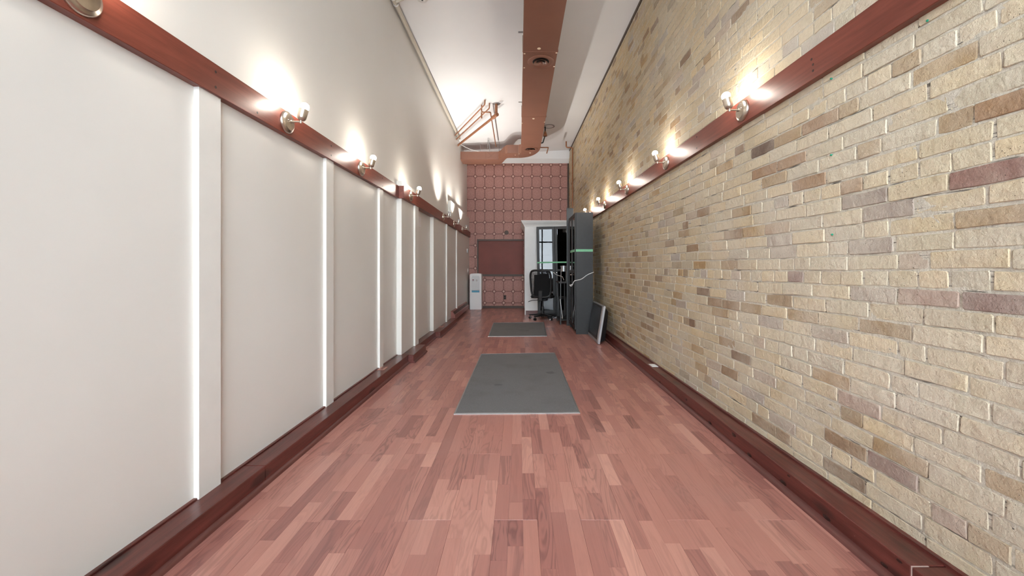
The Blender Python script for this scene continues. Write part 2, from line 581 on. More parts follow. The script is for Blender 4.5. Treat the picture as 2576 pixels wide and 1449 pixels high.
def lblock(name, fx0, fx1, y0, y1, z0, z1, mat, parent, bevel=0.0, d0=0.0):
    """box between x = fx0(y)+d0 and fx1(y)"""
    bm = B()
    t = B() if bevel else bm
    hexa(t, [(fx0(y0), y0, z0), (fx1(y0), y0, z0), (fx1(y1), y1, z0), (fx0(y1), y1, z0),
             (fx0(y0), y0, z1), (fx1(y0), y0, z1), (fx1(y1), y1, z1), (fx0(y1), y1, z1)])
    if bevel:
        bmesh.ops.recalc_face_normals(t, faces=t.faces)
        bmesh.ops.bevel(t, geom=t.edges[:], offset=bevel, segments=1, affect='EDGES')
        merge(bm, t)
    return obj(name, bm, mat, parent)

inL = lambda y: XL(y) - 0.01
for (y0, y1, z0, z1) in ((4.63, 5.37, 0, 2.12), (5.37, 6.34, 1.925, 2.12), (6.34, 7.94, 0, 2.12), (7.94, YB, 0, 2.44)):
    lblock('wall_panel', inL, XT, y0, y1, z0, z1, M['wall'], wall_l)
for (y0, w, thick) in ((0.62, .13, 0), (1.751, .13, 0), (2.904, .115, 0), (4.014, .10, 0), (5.15, .17, 1), (7.386, .10, 1), (8.55, .10, 1)):
    f0 = XT if thick else XL
    lblock('batten', lambda y: f0(y) - .004, lambda y: f0(y) + .023, y0, y0 + w, 0.09, 1.914, M['batten'], wall_l, 0.0015)
# slim filler strips on the wall face
door = lblock('door_1', lambda y: XL(y) - .004, lambda y: XL(y) + .004, 5.375, 6.335, 0.09, 1.924, M['wall'], None, 0.001)
tag(door, 'flush white door set back in the white panelled wall', 'door', kind='structure')
sw = lblock('switch_plate', lambda y: XL(y) + .003, lambda y: XL(y) + .010, 5.60, 5.73, 1.69, 1.83, M['white_pl'], None, 0.002)
tag(sw, 'small white rectangular plate high on the recessed white door', 'plate')

railA = lblock('trim_2', inL, lambda y: XL(y) + .037, YF, 4.598, 1.912, 2.053, M['rail'], None, 0.002)
tag(railA, 'red-stained wooden rail on white wall, nearer length before the step', 'rail', kind='structure')
railB = lblock('trim_3', XL, lambda y: XT(y) + .037, 4.60, YB - .01, 1.912, 2.056, M['rail'], None, 0.002)
tag(railB, 'red-stained wooden rail on white wall, farther length past the step', 'rail', kind='structure')
def screws(parent, fx, pts, s):
    for (y, z) in pts:
        bm = B()
        m = Matrix.Translation((fx(y), y, z)) @ Matrix.Rotation(s * PI / 2, 4, 'Y')
        lathe(bm, [(0, .0006), (.006, .0006), (.0085, -.003)], 10, m)
        obj('screw_hole', bm, M['screw'], parent)
fA = lambda y: XL(y) + .037
fB = lambda y: XT(y) + .037
screws(railA, fA, [(1.83, 1.945), (1.83, 2.015), (2.95, 1.945), (2.95, 2.015), (4.05, 1.94), (4.05, 2.02), (2.12, 1.94)], 1)
screws(railB, fB, [(4.70, 2.02), (5.2, 1.94), (6.4, 2.02), (7.5, 2.015), (8.6, 2.01)], 1)

# timber kerb along the left wall
base_l = empty('baseboard_left', (0, 0, 0))
tag(base_l, 'dark red-stained timber kerb stepping along foot of white wall', 'kerb', kind='structure')
fa = lambda y: -1.321 + .007 * y
segs = [(YF, 2.05, fa), (2.052, 4.63, fa), (4.632, 5.25, lambda y: -1.228), (5.252, 6.27, lambda y: -1.318), (6.272, 7.90, lambda y: -1.243)]
for y0, y1, f in segs:
    lblock('timber', lambda y: XL(y) - .003, f, y0, y1, 0.0005, 0.096, M['timber'], base_l, 0.003)
for y0, y1, f in ((YF, 4.63, fa), (4.632, 5.25, segs[2][2]), (5.252, 6.27, segs[3][2]), (6.272, 7.90, segs[4][2])):
    bm = B()
    n = 5
    rr = .021
    vs = []
    for y in (y0, y1):
        vs.append([bm.verts.new((f(y), y, 0.0005))] + [bm.verts.new((f(y) + rr * math.cos(a * PI / 2 / n), y, .0005 + rr * math.sin(a * PI / 2 / n))) for a in range(n + 1)])
    k = len(vs[0])
    for j in range(k): bm.faces.new((vs[0][j], vs[0][(j + 1) % k], vs[1][(j + 1) % k], vs[1][j]))
    bm.faces.new(vs[0][::-1]); bm.faces.new(vs[1])
    obj('shoe_moulding', bm, M['shoe'], base_l, 40)
lblock('back_strip', lambda y: XL(y) - .002, lambda y: XL(y) + .016, YF, 4.62, 0.095, 0.103, M['timber'], base_l, 0.002)

def kerb_outlet(x, y, z, label, mat):
    t = empty('outlet', (x, y, z))
    tag(t, label, 'outlet', 'sockets let into the timber kerbs')
    bm = B(); box(bm, -.036, .036, -.058, .058, 0, .004, .0015)
    obj('cover_plate', bm, mat, t)
    for s in (-1, 1):
        bm = B(); box(bm, -.014, .014, s * .026 - .014, s * .026 + .014, .003, .0055, .001)
        obj('socket', bm, M['white_pl'] if mat is M['white_pl'] else M['timber'], t)
kerb_outlet(-1.372, 4.00, .0965, 'pinkish socket plate on top of the white wall\'s nearer kerb timber', M['plate_pink'])
kerb_outlet(-1.325, 6.80, .0965, 'pale socket plate on the kerb timber past the recessed door', M['plate_pink'])

# baseboard heater at the far end of the white wall
ht = empty('baseboard_heater', (XT(9) , 9.02, 0))
tag(ht, 'red-brown slotted baseboard heater at far foot of white wall', 'heater')
bm = B()
prism(bm, [(0, .06), (.078, .06), (.078, .15), (.066, .165), (0.03, .215), (0, .235)], 'y', -1.08, 1.08)
obj('casing', bm, M['heater'], ht)
bm = B(); prism(bm, [(.069, .168), (.071, .172), (.036, .216), (.030, .213)], 'y', -1.06, 1.06)
obj('slot', bm, M['screw'], ht)
for i in range(14):
    y = -1.04 + i * .16
    bm = B(); prism(bm, [(.060, .172), (.0725, .172), (.040, .2175), (.030, .215)], 'y', y - .004, y + .004)
    obj('louvre', bm, M['heater'], ht)
for y in (-1.08, 1.08):
    bm = B(); prism(bm, [(0, .055), (.082, .055), (.082, .152), (.069, .170), (0.033, .220), (0, .240)], 'y', y - .006, y + .006)
    obj('end_cap', bm, M['heater'], ht)

# ------------------------------------------------------------------ right wall: mortar bed and bricks
YB0, YB1 = -0.6, YB
bm = B()
ny, nz = 440, 170
prev = None
for i in range(ny + 1):
    y = YB0 + (YB1 - YB0) * i / ny
    row = []
    for j in range(nz + 1):
        z = -0.02 + 4.32 * j / nz
        d = -.0004 + R.uniform(-.0022, .0016) + .0006 * math.sin(7 * y + 3 * z)
        row.append(bm.verts.new((XR(y) - d, y, z)))
    if prev:
        for j in range(nz): bm.faces.new((prev[j], row[j], row[j + 1], prev[j + 1]))
    prev = row
box(bm, 1.52, 1.75, YF - .2, YB + .2, -.1, 4.4)
hexa(bm, [(XR(YF), YF - .2, -.1), (1.53, YF - .2, -.1), (1.53, YB0, -.1), (XR(YB0) + .006, YB0, -.1),
          (XR(YF), YF - .2, 4.3), (1.53, YF - .2, 4.3), (1.53, YB0, 4.3), (XR(YB0) + .006, YB0, 4.3)])
wall_r = obj('wall_right', bm, M['mortar'], None, 60)
tag(wall_r, 'old buff brick wall with pale mortar and scattered brown bricks', 'wall', kind='structure')

CH = 0.0685
def course_wave(y, c): return 0.007 * math.sin(0.9 * y + c * 0.12) + 0.0035 * math.sin(2.3 * y + c * 0.35)
def uvz(y, z): return (U0 + F * XR(y) / y, V0 - F * (z - H) / y)

accents = [  # picture positions of the odd-coloured bricks, and their colour
    (1936, 369, 'd'), (2022, 384, 'o'), (2077, 301, 'o'), (2530, 418, 'm'), (2119, 993, 'p'), (1925, 1067, 'b'), (1995, 1079, 'b'),
    (2150, 1129, 'b'), (2245, 1139, 'o2'), (2127, 1193, 'b2'), (2208, 1201, 'm2'), (2373, 1288, 'p'), (2489, 1288, 'o2'), (1854, 893, 'b2'),
    (2136, 499, 'o'), (2186, 408, 'o2'), (1948, 569, 'o'), (2537, 813, 'm2'), (2260, 530, 'g'), (2513, 257, 'o'), (1772, 532, 'b'),
    (1735, 625, 'b'), (1768, 726, 'b2'), (1814, 782, 'o2'), (1793, 751, 'b'), (1603, 557, 'b'), (1748, 805, 'b2'), (1719, 565, 'b'),
    (2190, 505, 'g'), (1985, 345, 'o2'), (1912, 432, 'o'), (1930, 455, 'o2'), (2000, 690, 'm2'), (2210, 515, 'g'), (2440, 560, 'o2'),
    (1960, 600, 'g'), (2040, 470, 'o'), (1660, 705, 'b'), (1690, 610, 'b'), (2280, 200, 'o2'), (2160, 640, 'g'), (2300, 770, 'p'),
    (2150, 255, 'o2'), (1600, 640, 'b'), (1830, 600, 'b'), (1880, 520, 'o2'), (1640, 800, 'b2'), (1860, 770, 'b')]
ACC = {'d': (0.150, 0.092, 0.060), 'o': (0.370, 0.222, 0.120), 'm': (0.300, 0.165, 0.130), 'p': (0.430, 0.300, 0.235), 'b': (0.330, 0.215, 0.125),
       'b2': (0.240, 0.150, 0.090), 'm2': (0.330, 0.230, 0.195), 'o2': (0.430, 0.300, 0.165), 'g': (0.370, 0.300, 0.250)}
bricks = []
nc = int(4.22 / CH)
for c in range(nc):
    z0 = 0.01 + c * CH
    header = (c % 6 == 3)
    mod = 0.113 if header else 0.221
    y = YB0 - R.uniform(0, 1) * mod - (mod / 2 if c % 2 else 0)
    while y < YB1 - .03:
        L = mod * R.uniform(0.95, 1.06)
        if not header and R.random() < 0.08: L = 0.112 * R.uniform(.95, 1.1)
        if header and R.random() < 0.12: L = 0.221
        a = y + R.uniform(.003, .006); b = y + L - R.uniform(.002, .005)
        y += L
        if b < YB0: continue
        b = min(b, YB1 - .004)
        if b - a < .04: continue
        base = [0.660, 0.552, 0.380]
        q = R.random()
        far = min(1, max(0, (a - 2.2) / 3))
        base = [base[i] + far * ((0.545, 0.425, 0.262)[i] - base[i]) for i in range(3)]  # far brick: cleaner surface, plus warm lamp light put into the tint
        if q < 0.008 + .03 * far: base = list(ACC['b'])
        elif q < 0.05 + .08 * far: base = list(ACC['o2'])
        elif q < 0.13 + .08 * far: base = [0.50, 0.415, 0.33]
        elif q < 0.135 + .10 * far: base = [0.40, 0.30, 0.18]
        s = R.uniform(.90, 1.08)
        w = R.uniform(-.03, .03)
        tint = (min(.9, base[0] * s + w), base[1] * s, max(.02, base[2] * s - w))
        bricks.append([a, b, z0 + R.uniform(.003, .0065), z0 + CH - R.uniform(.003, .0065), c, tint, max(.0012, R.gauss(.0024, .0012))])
# odd-coloured bricks where the photograph has them
vis = [(uvz(max(.3, (q[0] + q[1]) / 2), (q[2] + q[3]) / 2), q) for q in bricks if q[1] > .5]
for (u, v, kx) in accents:
    best = min(vis, key=lambda t: (t[0][0] - u) ** 2 + (t[0][1] - v) ** 2)[1]
    best[5] = ACC[kx]
    best[6] = .0045

def brick_geo(bm, lay, q):
    a, b, z0, z1, c, tint, pr = q
    rnd = R.uniform
    rc = rnd(.0015, .006)
    j = lambda s=.0018: rnd(-s, s)
    out = [(a + rc, z0 + j()), ((a + b) / 2 + rnd(-.02, .02) * (b - a) * 4, z0 + j(.0028)), (b - rc, z0 + j()), (b + j(), z0 + rc), (b + j(), z1 - rc),
           (b - rc, z1 + j()), ((a + b) / 2 + rnd(-.02, .02) * (b - a) * 4, z1 + j(.0028)), (a + rc, z1 + j()), (a + j(), z1 - rc), (a + j(), z0 + rc)]
    cy, cz = (a + b) / 2, (z0 + z1) / 2
    tl = rnd(-.012, .012); tz = rnd(-.03, .03)
    def P(y, z, d):
        return (XR(y) - (d + (y - cy) * tl + (z - cz) * tz), y, z + course_wave(y, c))
    r0 = [bm.verts.new(P(y, z, -.014)) for y, z in out]
    r1 = [bm.verts.new(P(y, z, pr - .0020)) for y, z in out]
    ins = .0022
    r2 = []
    for y, z in out:
        yy = y + (ins if y < cy else -ins) * (0.3 if abs(y - cy) < .02 else 1)
        zz = z + (ins if z < cz else -ins)
        r2.append(bm.verts.new(P(yy, zz, pr + j(.0007))))
    ct = bm.verts.new(P(cy, cz, pr + rnd(0, .0015)))
    n = len(out)
    for A, C in ((r0, r1), (r1, r2)):
        for i in range(n): bm.faces.new((A[i], A[(i + 1) % n], C[(i + 1) % n], C[i]))
    for i in range(n): bm.faces.new((r2[i], r2[(i + 1) % n], ct))
    for v in r0 + r1 + r2 + [ct]: v[lay] = (*tint, 1)

def brick_area(q):
    a, b, z0, z1 = q[:4]
    if b < 0.6: return 0
    a = max(a, 0.6)
    ua, va = uvz(a, z0); _, va2 = uvz(a, z1); ub, vb = uvz(b, z0); _, vb2 = uvz(b, z1)
    cl = lambda x, m: min(m, max(0, x))
    zm = (z0 + z1) / 2
    if 2.03 < zm < 2.18 or zm < .11: return 0
    return abs(cl(ua, 2576) - cl(ub, 2576)) * (abs(cl(va, 1449) - cl(va2, 1449)) + abs(cl(vb, 1449) - cl(vb2, 1449))) / 2
bricks.sort(key=brick_area, reverse=True)
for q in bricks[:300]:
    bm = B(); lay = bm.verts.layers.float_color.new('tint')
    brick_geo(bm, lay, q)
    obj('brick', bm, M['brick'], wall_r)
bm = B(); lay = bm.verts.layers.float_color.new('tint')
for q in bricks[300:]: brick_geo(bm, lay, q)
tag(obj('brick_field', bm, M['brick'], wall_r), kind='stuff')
for (u, v) in ((2337, 52), (2093, 198), (2093, 390), (2096, 590)):
    y = 1.485 / ((u - U0) / F + .0125); z = H + (V0 - v) * y / F
    bm = B(); lathe(bm, [(0, .009), (.004, .008), (.005, -.01)], 8, Matrix.Translation((XR(y), y, z)) @ Matrix.Rotation(-PI / 2, 4, 'Y'))
    obj('wall_plug', bm, M['green'], wall_r)

lb = lambda *a, **k: lblock(*a, **k)
tag(lb('trim_4', lambda y: XR(y) - .014, lambda y: XR(y) + .02, YF, YB - .01, 4.205, 4.26, M['brown'], None),
    'thin dark brown line where the brick wall meets the ceiling', 'trim', kind='structure')
tag(lb('trim_5', lambda y: XR(y) - .045, lambda y: XR(y), YB - .03, YB - .002, 2.3, 3.91, M['brown'], None),
    'dark brown corner strip between pink wallpaper and brick', 'trim', kind='structure')
fR = lambda y: XR(y) - .037
rail_r = lb('trim_6', fR, lambda y: XR(y) + .004, YF, 8.6, 2.028, 2.182, M['rail'], None, 0.002)
tag(rail_r, 'red-stained wooden rail running along the brick wall', 'rail', kind='structure')
screws(rail_r, fR, [(1.93, 2.07), (1.93, 2.10), (1.94, 2.13), (3.16, 2.06), (3.16, 2.15), (4.5, 2.06), (4.5, 2.15), (5.7, 2.06), (5.7, 2.15), (6.9, 2.1)], -1)

base_r = empty('baseboard_right', (0, 0, 0))
tag(base_r, 'dark red-stained timber kerb along foot of the brick wall', 'kerb', kind='structure')
fk = lambda y: 1.333
for y0, y1 in ((YF, 1.352), (1.357, 9.2)):
    lblock('timber', fk, lambda y: XR(y) + .004, y0, y1, .0005, .102, M['timber'], base_r, .003)
lblock('joint_filler', lambda y: 1.334, lambda y: 1.392, 1.3525, 1.3565, .001, .1015, M['filler'], base_r)
lblock('back_strip', lambda y: XR(y) - .020, lambda y: XR(y), YF, 9.2, .100, .113, M['timber'], base_r, .002)
bm = B()
vs = []
for y in (YF, 9.2):
    vs.append([bm.verts.new((1.333, y, .0005))] + [bm.verts.new((1.333 - .030 * math.cos(a * PI / 10), y, .0005 + .022 * math.sin(a * PI / 10))) for a in range(6)])
for j in range(7): bm.faces.new((vs[0][j], vs[0][(j + 1) % 7], vs[1][(j + 1) % 7], vs[1][j]))
bm.faces.new(vs[0][::-1]); bm.faces.new(vs[1])
obj('shoe_moulding', bm, M['shoe'], base_r, 40)
kerb_outlet(1.385, 4.10, .1025, 'white socket plate on top of the brick wall\'s kerb timber', M['white_pl'])

M['knot'] = simple('dark_wood_knot', (0.022, 0.008, 0.007), 0.35, var=0.5, scale=90)
for (u, v, r) in ((1726, 1005, .016), (1786, 1065, .020), (1846, 1094, .020), (1885, 1158, .019), (1970, 1226, .021), (1984, 1197, .009), (2079, 1302, .019), (2224, 1422, .013), (2262, 1406, .009), (1660, 968, .014)):
    y = 1.333 * F / (u - U0); z = min(.088, max(.03, H - (v - V0) * y / F))
    bm = B()
    m = Matrix.Translation((1.333, y, z)) @ Matrix.Diagonal((1, 1.35, .62, 1)) @ Matrix.Rotation(-PI / 2, 4, 'Y')
    lathe(bm, [(0, .0012), (r * .5, .0010), (r * .55, .0004), (r * .8, .0010), (r, -.001)], 14, m)
    obj('knot', bm, M['knot'], base_r, 40)

# ------------------------------------------------------------------ back wall, closet, shop front
bm = B(); box(bm, -1.75, 1.8, YB, YB + .2, -.1, 4.4)
wall_b = obj('wall_back', bm, M['wallpaper'])
tag(wall_b, 'far end wall in pink wallpaper with brown medallion grid', 'wall', kind='structure')
bm = B(); box(bm, -1.30, .13, YB - .022, YB + .01, .0005, .06, .004)
tag(obj('baseboard_back', bm, M['board_frame']), 'low grey-brown baseboard under the pink wallpaper', 'baseboard', kind='structure')

CX, CY, CT = 0.135, 9.27, 2.19
closet = empty('wall_closet', (0, 0, 0))
tag(closet, 'white boxed-out closet corner behind the black bookcases', 'wall', kind='structure')
bm = B(); box(bm, CX, 1.50, CY, YB, .10, CT - .09)
obj('closet_body', bm, M['closet'], closet)
bm = B(); box(bm, CX + .012, 1.50, CY + .008, YB, 0, .11)
obj('plinth', bm, M['timber'], closet)
bm = B(); box(bm, CX - .008, CX + .018, CY - .012, CY + .02, .0005, CT - .09, .002)
obj('corner_bead', bm, M['closet'], closet)
prof = [(0, -.14), (.018, -.14), (.022, -.115), (.03, -.10), (.045, -.075), (.07, -.045), (.078, -.02), (.09, -.015), (.09, 0), (0, 0)]
bm = B()
ra = []
for (d, z) in prof:
    ra.append([bm.verts.new((1.40, CY - d, CT + z)), bm.verts.new((CX - d, CY - d, CT + z)), bm.verts.new((CX - d, YB, CT + z))])
for a, b in zip(ra, ra[1:] + ra[:1]):
    for j in range(2): bm.faces.new((a[j], a[j + 1], b[j + 1], b[j]))
obj('crown_moulding', bm, M['closet'], closet)
bm = B(); box(bm, CX - .01, 1.45, CY, YB, CT - .1, CT - .004)
obj('closet_top', bm, M['closet'], closet)
bm = B()
m = Matrix.Translation((CX - .004, 9.55, .875)) @ Matrix.Rotation(-PI / 2, 4, 'Y')
lathe(bm, [(0, .062), (.020, .060), (.027, .048), (.024, .036), (.010, .026), (.009, .008), (.026, .006), (.026, 0)], 16, m)
obj('door_knob', bm, M['nickel'], closet, 50)

# front wall with the shop window (behind the camera; its daylight fills the room)
wf = empty('wall_front', (0, 0, 0))
tag(wf, 'shop front wall with large glazed opening', 'wall', kind='structure')
WX0, WX1, WZ0, WZ1 = -1.29, 1.33, 0.50, 3.95  # upper glazing added, opening carried high to brighten ceiling and upper walls
for a in ((-1.6, WX0, -.1, 4.35), (WX1, 1.7, -.1, 4.35), (WX0, WX1, -.1, WZ0), (WX0, WX1, WZ1, 4.35)):
    bm = B(); box(bm, a[0], a[1], YF - .18, YF, a[2], a[3])
    obj('wall_section', bm, M['wall'], wf)
win = empty('window_1', (0, 0, 0))
tag(win, 'large shop window with dark frame and three panes', 'window', kind='structure')
for (x0, x1, z0, z1) in ((WX0, WX1, WZ0, WZ0 + .06), (WX0, WX1, WZ1 - .06, WZ1), (WX0, WX0 + .06, WZ0 + .06, WZ1 - .06), (WX1 - .06, WX1, WZ0 + .06, WZ1 - .06),
                         (-.43, -.37, WZ0 + .06, WZ1 - .06), (.43, .49, WZ0 + .06, WZ1 - .06), (WX0 + .06, WX1 - .06, 2.30, 2.36)):
    bm = B(); box(bm, x0, x1, YF - .13, YF - .07, z0, z1, .004)
    obj('window_frame', bm, M['bookcase'], win)
for (x0, x1) in ((WX0 + .06, -.43), (-.37, .43), (.49, WX1 - .06)):
    bm = B(); box(bm, x0, x1, YF - .105, YF - .099, WZ0 + .06, WZ1 - .06)
    obj('pane', bm, M['shop_glass'], win)
bm = B(); box(bm, -12, 12, -14, YF - .2, -.16, -.05)
tag(obj('pavement', bm, M['concrete']), 'grey concrete pavement outside the shop window', 'pavement', kind='structure')

# ------------------------------------------------------------------ floor mats
def mat_quad(name, q, label):
    t = empty(name, ((q[0][0] + q[1][0]) / 2, (q[0][1] + q[2][1]) / 2, 0))
    ox, oy = t.location.x, t.location.y
    tag(t, label, 'mat', 'grey floor mats in the aisle')
    p = [Vector((x - ox, y - oy)) for x, y in q]
    c = sum(p, Vector((0, 0))) / 4
    def inset(d):
        return [Vector((v.x + (d if v.x < c.x else -d), v.y + (d if v.y < c.y else -d))) for v in p]
    a = inset(.010)
    bm = B()
    hexa(bm, [(v.x, v.y, .0004) for v in a] + [(v.x, v.y, .005) for v in a])
    obj('pile', bm, M['mat'], t)
    for i in range(4):
        o0, o1 = p[i], p[(i + 1) % 4]
        i0, i1 = inset(.013)[i], inset(.013)[(i + 1) % 4]
        bm = B()
        hexa(bm, [(o0.x, o0.y, .0004), (o1.x, o1.y, .0004), (i1.x, i1.y, .0004), (i0.x, i0.y, .0004),
                  (o0.x, o0.y, .004), (o1.x, o1.y, .004), (i1.x, i1.y, .0075), (i0.x, i0.y, .0075)])
        obj('edge_strip', bm, M['galv'], t)
mat_quad('floor_mat', [(-.497, 3.017), (.467, 3.04), (.466, 5.17), (-.491, 5.10)], 'large grey floor mat, nearer and longer of the two, with dark spots')
mat_quad('floor_mat', [(-.500, 6.376), (.452, 6.41), (.500, 8.02), (-.518, 7.93)], 'grey floor mat, farther and shorter of the two, before the office chair')

# ------------------------------------------------------------------ wall sconces
def make_sconce(kind):
    """built with the wall behind (-X), room towards +X"""
    t = empty('wall_sconce')
    ry = Matrix.Rotation(PI / 2, 4, 'Y')
    bm = B(); lathe(bm, [(0, .026), (.020, .0255), (.046, .022), (.050, .018), (.0575, .016), (.0635, .011), (.0650, .006), (.0650, 0)], 40, ry)
    plate = obj('backplate', bm, M['nickel'], t, 35)
    for s in (-1, 1):
        bm = B(); lathe(bm, [(0, .032), (.004, .031), (.0055, .027), (.0055, .02)], 12, Matrix.Translation((0, s * .024, .006)) @ ry)
        obj('thumb_screw', bm, M['nickel'], plate, 40)
    bm = B(); tube(bm, [(.02, 0, .004), (.085, 0, .004)], .0052, 12)
    lathe(bm, [(.010, .022), (.010, .030), (.006, .034)], 14, Matrix.Translation((0, 0, .004)) @ ry)
    tube(bm, [(.085, 0, -.006), (.087, 0, .016)], .0065, 12)
    obj('arm', bm, M['nickel'], t, 40)
    tilt = Matrix.Translation((.086, 0, .010)) @ Matrix.Rotation(math.radians(15), 4, 'Y')
    if kind == 'globe':
        bm = B(); lathe(bm, [(0, 0), (.016, .002), (.0245, .012), (.0262, .022), (.0262, .070), (.0235, .0705), (.0225, .062), (0, .06)], 28, tilt)
        obj('socket', bm, M['nickel'], t, 40)
        bm = B()
        r = .0262
        pr = [(.013, .055), (.016, .064)]
        for i in range(1, 13):
            a = -0.9 + (PI / 2 + .9) * i / 12
            pr.append((r * math.cos(a), .083 + r * math.sin(a)))
        pr[-1] = (0, .083 + r)
        lathe(bm, pr, 20, tilt)
        obj('bulb', bm, M['bulb'], t, 180)
    else:
        bm = B(); lathe(bm, [(0, 0), (.013, .002), (.0185, .010), (.0195, .020), (.0195, .052), (.015, .0525), (0, .05)], 24, tilt)
        obj('socket', bm, M['nickel'], t, 40)
        bm = B(); lathe(bm, [(.012, .050), (.014, .058), (.022, .070), (.030, .082), (.0315, .086), (.030, .0865), (.0285, .083), (.014, .066), (0, .064)], 24, tilt)
        rb = obj('reflector_bulb', bm, M['grey_pl'], t, 40)
        bm = B(); lathe(bm, [(0, .0845), (.015, .0845), (.0285, .0835)], 24, tilt)
        obj('lens', bm, M['reflector'], rb, 40)
        ld = bpy.data.lights.new('reflector_beam', 'SPOT')
        ld.energy = SPOT
        ld.color = (1.0, 0.93, 0.85)
        ld.spot_size = math.radians(128); ld.spot_blend = 0.7
        ld.shadow_soft_size = .035
        lo = bpy.data.objects.new('reflector_beam', ld)
        link(lo, t)
        d = (tilt.to_3x3() @ Vector((0, 0, 1))).normalized()
        lo.location = tilt @ Vector((0, 0, .092))
        lo.rotation_euler = d.to_track_quat('-Z', 'Y').to_euler()
    return t

globe = make_sconce('globe')
refl = make_sconce('reflector')
used = {}
def sconce(proto, x, y, z, rz, label, grp):
    o = proto if id(proto) not in used else copy_tree(proto)
    used[id(proto)] = 1
    o.location = (x, y, z); o.rotation_euler = (0, 0, rz)
    tag(o, label, 'sconce', grp)
GL, GR = 'nickel sconces on the white wall rail', 'nickel sconces on the brick wall rail'
zL, zR = 1.985, 2.108
sconce(globe, fA(1.262), 1.262, zL, 0, 'nickel sconce on white wall rail, cut off by the picture\'s top edge', GL)
sconce(globe, fA(2.385), 2.385, zL, 0, 'lit globe sconce on white wall rail, first wholly in view', GL)
sconce(globe, fA(3.50), 3.50, zL, 0, 'lit globe sconce on white wall rail, just before the rail\'s step', GL)
sconce(globe, fB(4.87), 4.87, zL, 0, 'lit globe sconce on white wall rail, just past the rail\'s step', GL)
sconce(refl, fB(6.94), 6.94, zL, 0, 'sconce with flared reflector bulb, nearest of three at far rail end', GL)
sconce(refl, fB(8.07), 8.07, zL, 0, 'sconce with flared reflector bulb, middle of three at far rail end', GL)
sconce(refl, fB(9.22), 9.22, zL, 0, 'sconce with flared reflector bulb, last one before the pink wallpaper', GL)
sconce(globe, fR(2.52), 2.52, zR, PI, 'lit globe sconce on brick wall rail, nearest and largest', GR)
sconce(globe, fR(3.79), 3.79, zR, PI, 'lit globe sconce on brick wall rail, second from the front', GR)
sconce(globe, fR(5.10), 5.10, zR, PI, 'lit globe sconce on brick wall rail, third from the front', GR)
sconce(globe, fR(6.35), 6.35, zR, PI, 'lit globe sconce on brick wall rail, last one clear of the bookcase', GR)
sconce(globe, fR(7.55), 7.55, zR, PI, 'lit globe sconce mostly hidden behind the black bookcase top', GR)

# ------------------------------------------------------------------ air duct
DZ0, DZ1 = 3.70, 3.89
DL, DR = .046, .462
duct = empty('air_duct', ((DL + DR) / 2, 5.0, DZ0))
tag(duct, 'long brown-painted flat air duct hung under the white ceiling', 'duct')
ox, oy, oz = duct.location
def dobj(name, bm, mat, parent=duct, smooth=None):
    bmesh.ops.translate(bm, verts=bm.verts, vec=(-ox, -oy, -oz))
    return obj(name, bm, mat, parent, smooth)
def duct_run(y0, y1, taper=0.0):
    bm = B(); box(bm, DL + taper, DR - taper, y0, y1, DZ0, DZ1, .003)
    return dobj('duct_section', bm, M['duct'])
for y0, y1 in ((YF + .02, 0.60), (.602, 2.70), (2.702, 4.78), (4.782, 6.86), (6.862, 8.62)):
    duct_run(y0, y1)
for y in (.60, 2.70, 4.78, 6.86, 8.62):
    bm = B(); box(bm, DL - .006, DR + .006, y - .010, y + .010, DZ0 - .004, DZ1 + .004, .002)
    dobj('joint_band', bm, M['duct'])
# elbow, cross run and offset, one plan outline for each
def plan(name, poly):
    bm = B(); prism(bm, poly, 'z', DZ0, DZ1)
    return dobj(name, bm, M['duct'])
outer = [(DR, 8.62)] + [(-.02 + .482 * math.cos(a), 8.66 + .79 * math.sin(a)) for a in [i * PI / 20 for i in range(0, 11)]]
plan('elbow', outer + [(-.02, 9.05), (DL, 9.0), (DL, 8.62)])
plan('duct_section', [(-.022, 9.05), (-.022, 9.45), (-.14, 9.45), (-.14, 9.05)])
plan('duct_section', [(-.142, 9.05), (-.142, 9.45), (-.26, 9.45), (-.26, 9.05)])
sb = []
n = 10
def sm(t): return t * t * (3 - 2 * t)
fr = [(-.262 - .25 * i / n, 9.05 + .53 * sm(i / n)) for i in range(n + 1)]
bk = [(-.262 - .22 * i / n, 9.45 + .55 * sm(i / n)) for i in range(n + 1)]
plan('offset_bend', fr + bk[::-1])
plan('duct_section', [(-.512, 9.58), (-.482, 10.0), (-.80, 10.0), (-.80, 9.58)])
plan('duct_section', [(-.802, 9.58), (-.802, 10.0), (-1.412, 10.0), (-1.412, 9.58)])
for x in (-.141, -.261):
    bm = B(); box(bm, x - .006, x + .006, 9.046, 9.454, DZ0 - .003, DZ1 + .002, .001)
    dobj('joint_band', bm, M['duct'])
for x in (-.52, -.801):
    bm = B(); box(bm, x - .006, x + .006, 9.576, 10.004, DZ0 - .003, DZ1 + .002, .001)
    dobj('joint_band', bm, M['duct'])
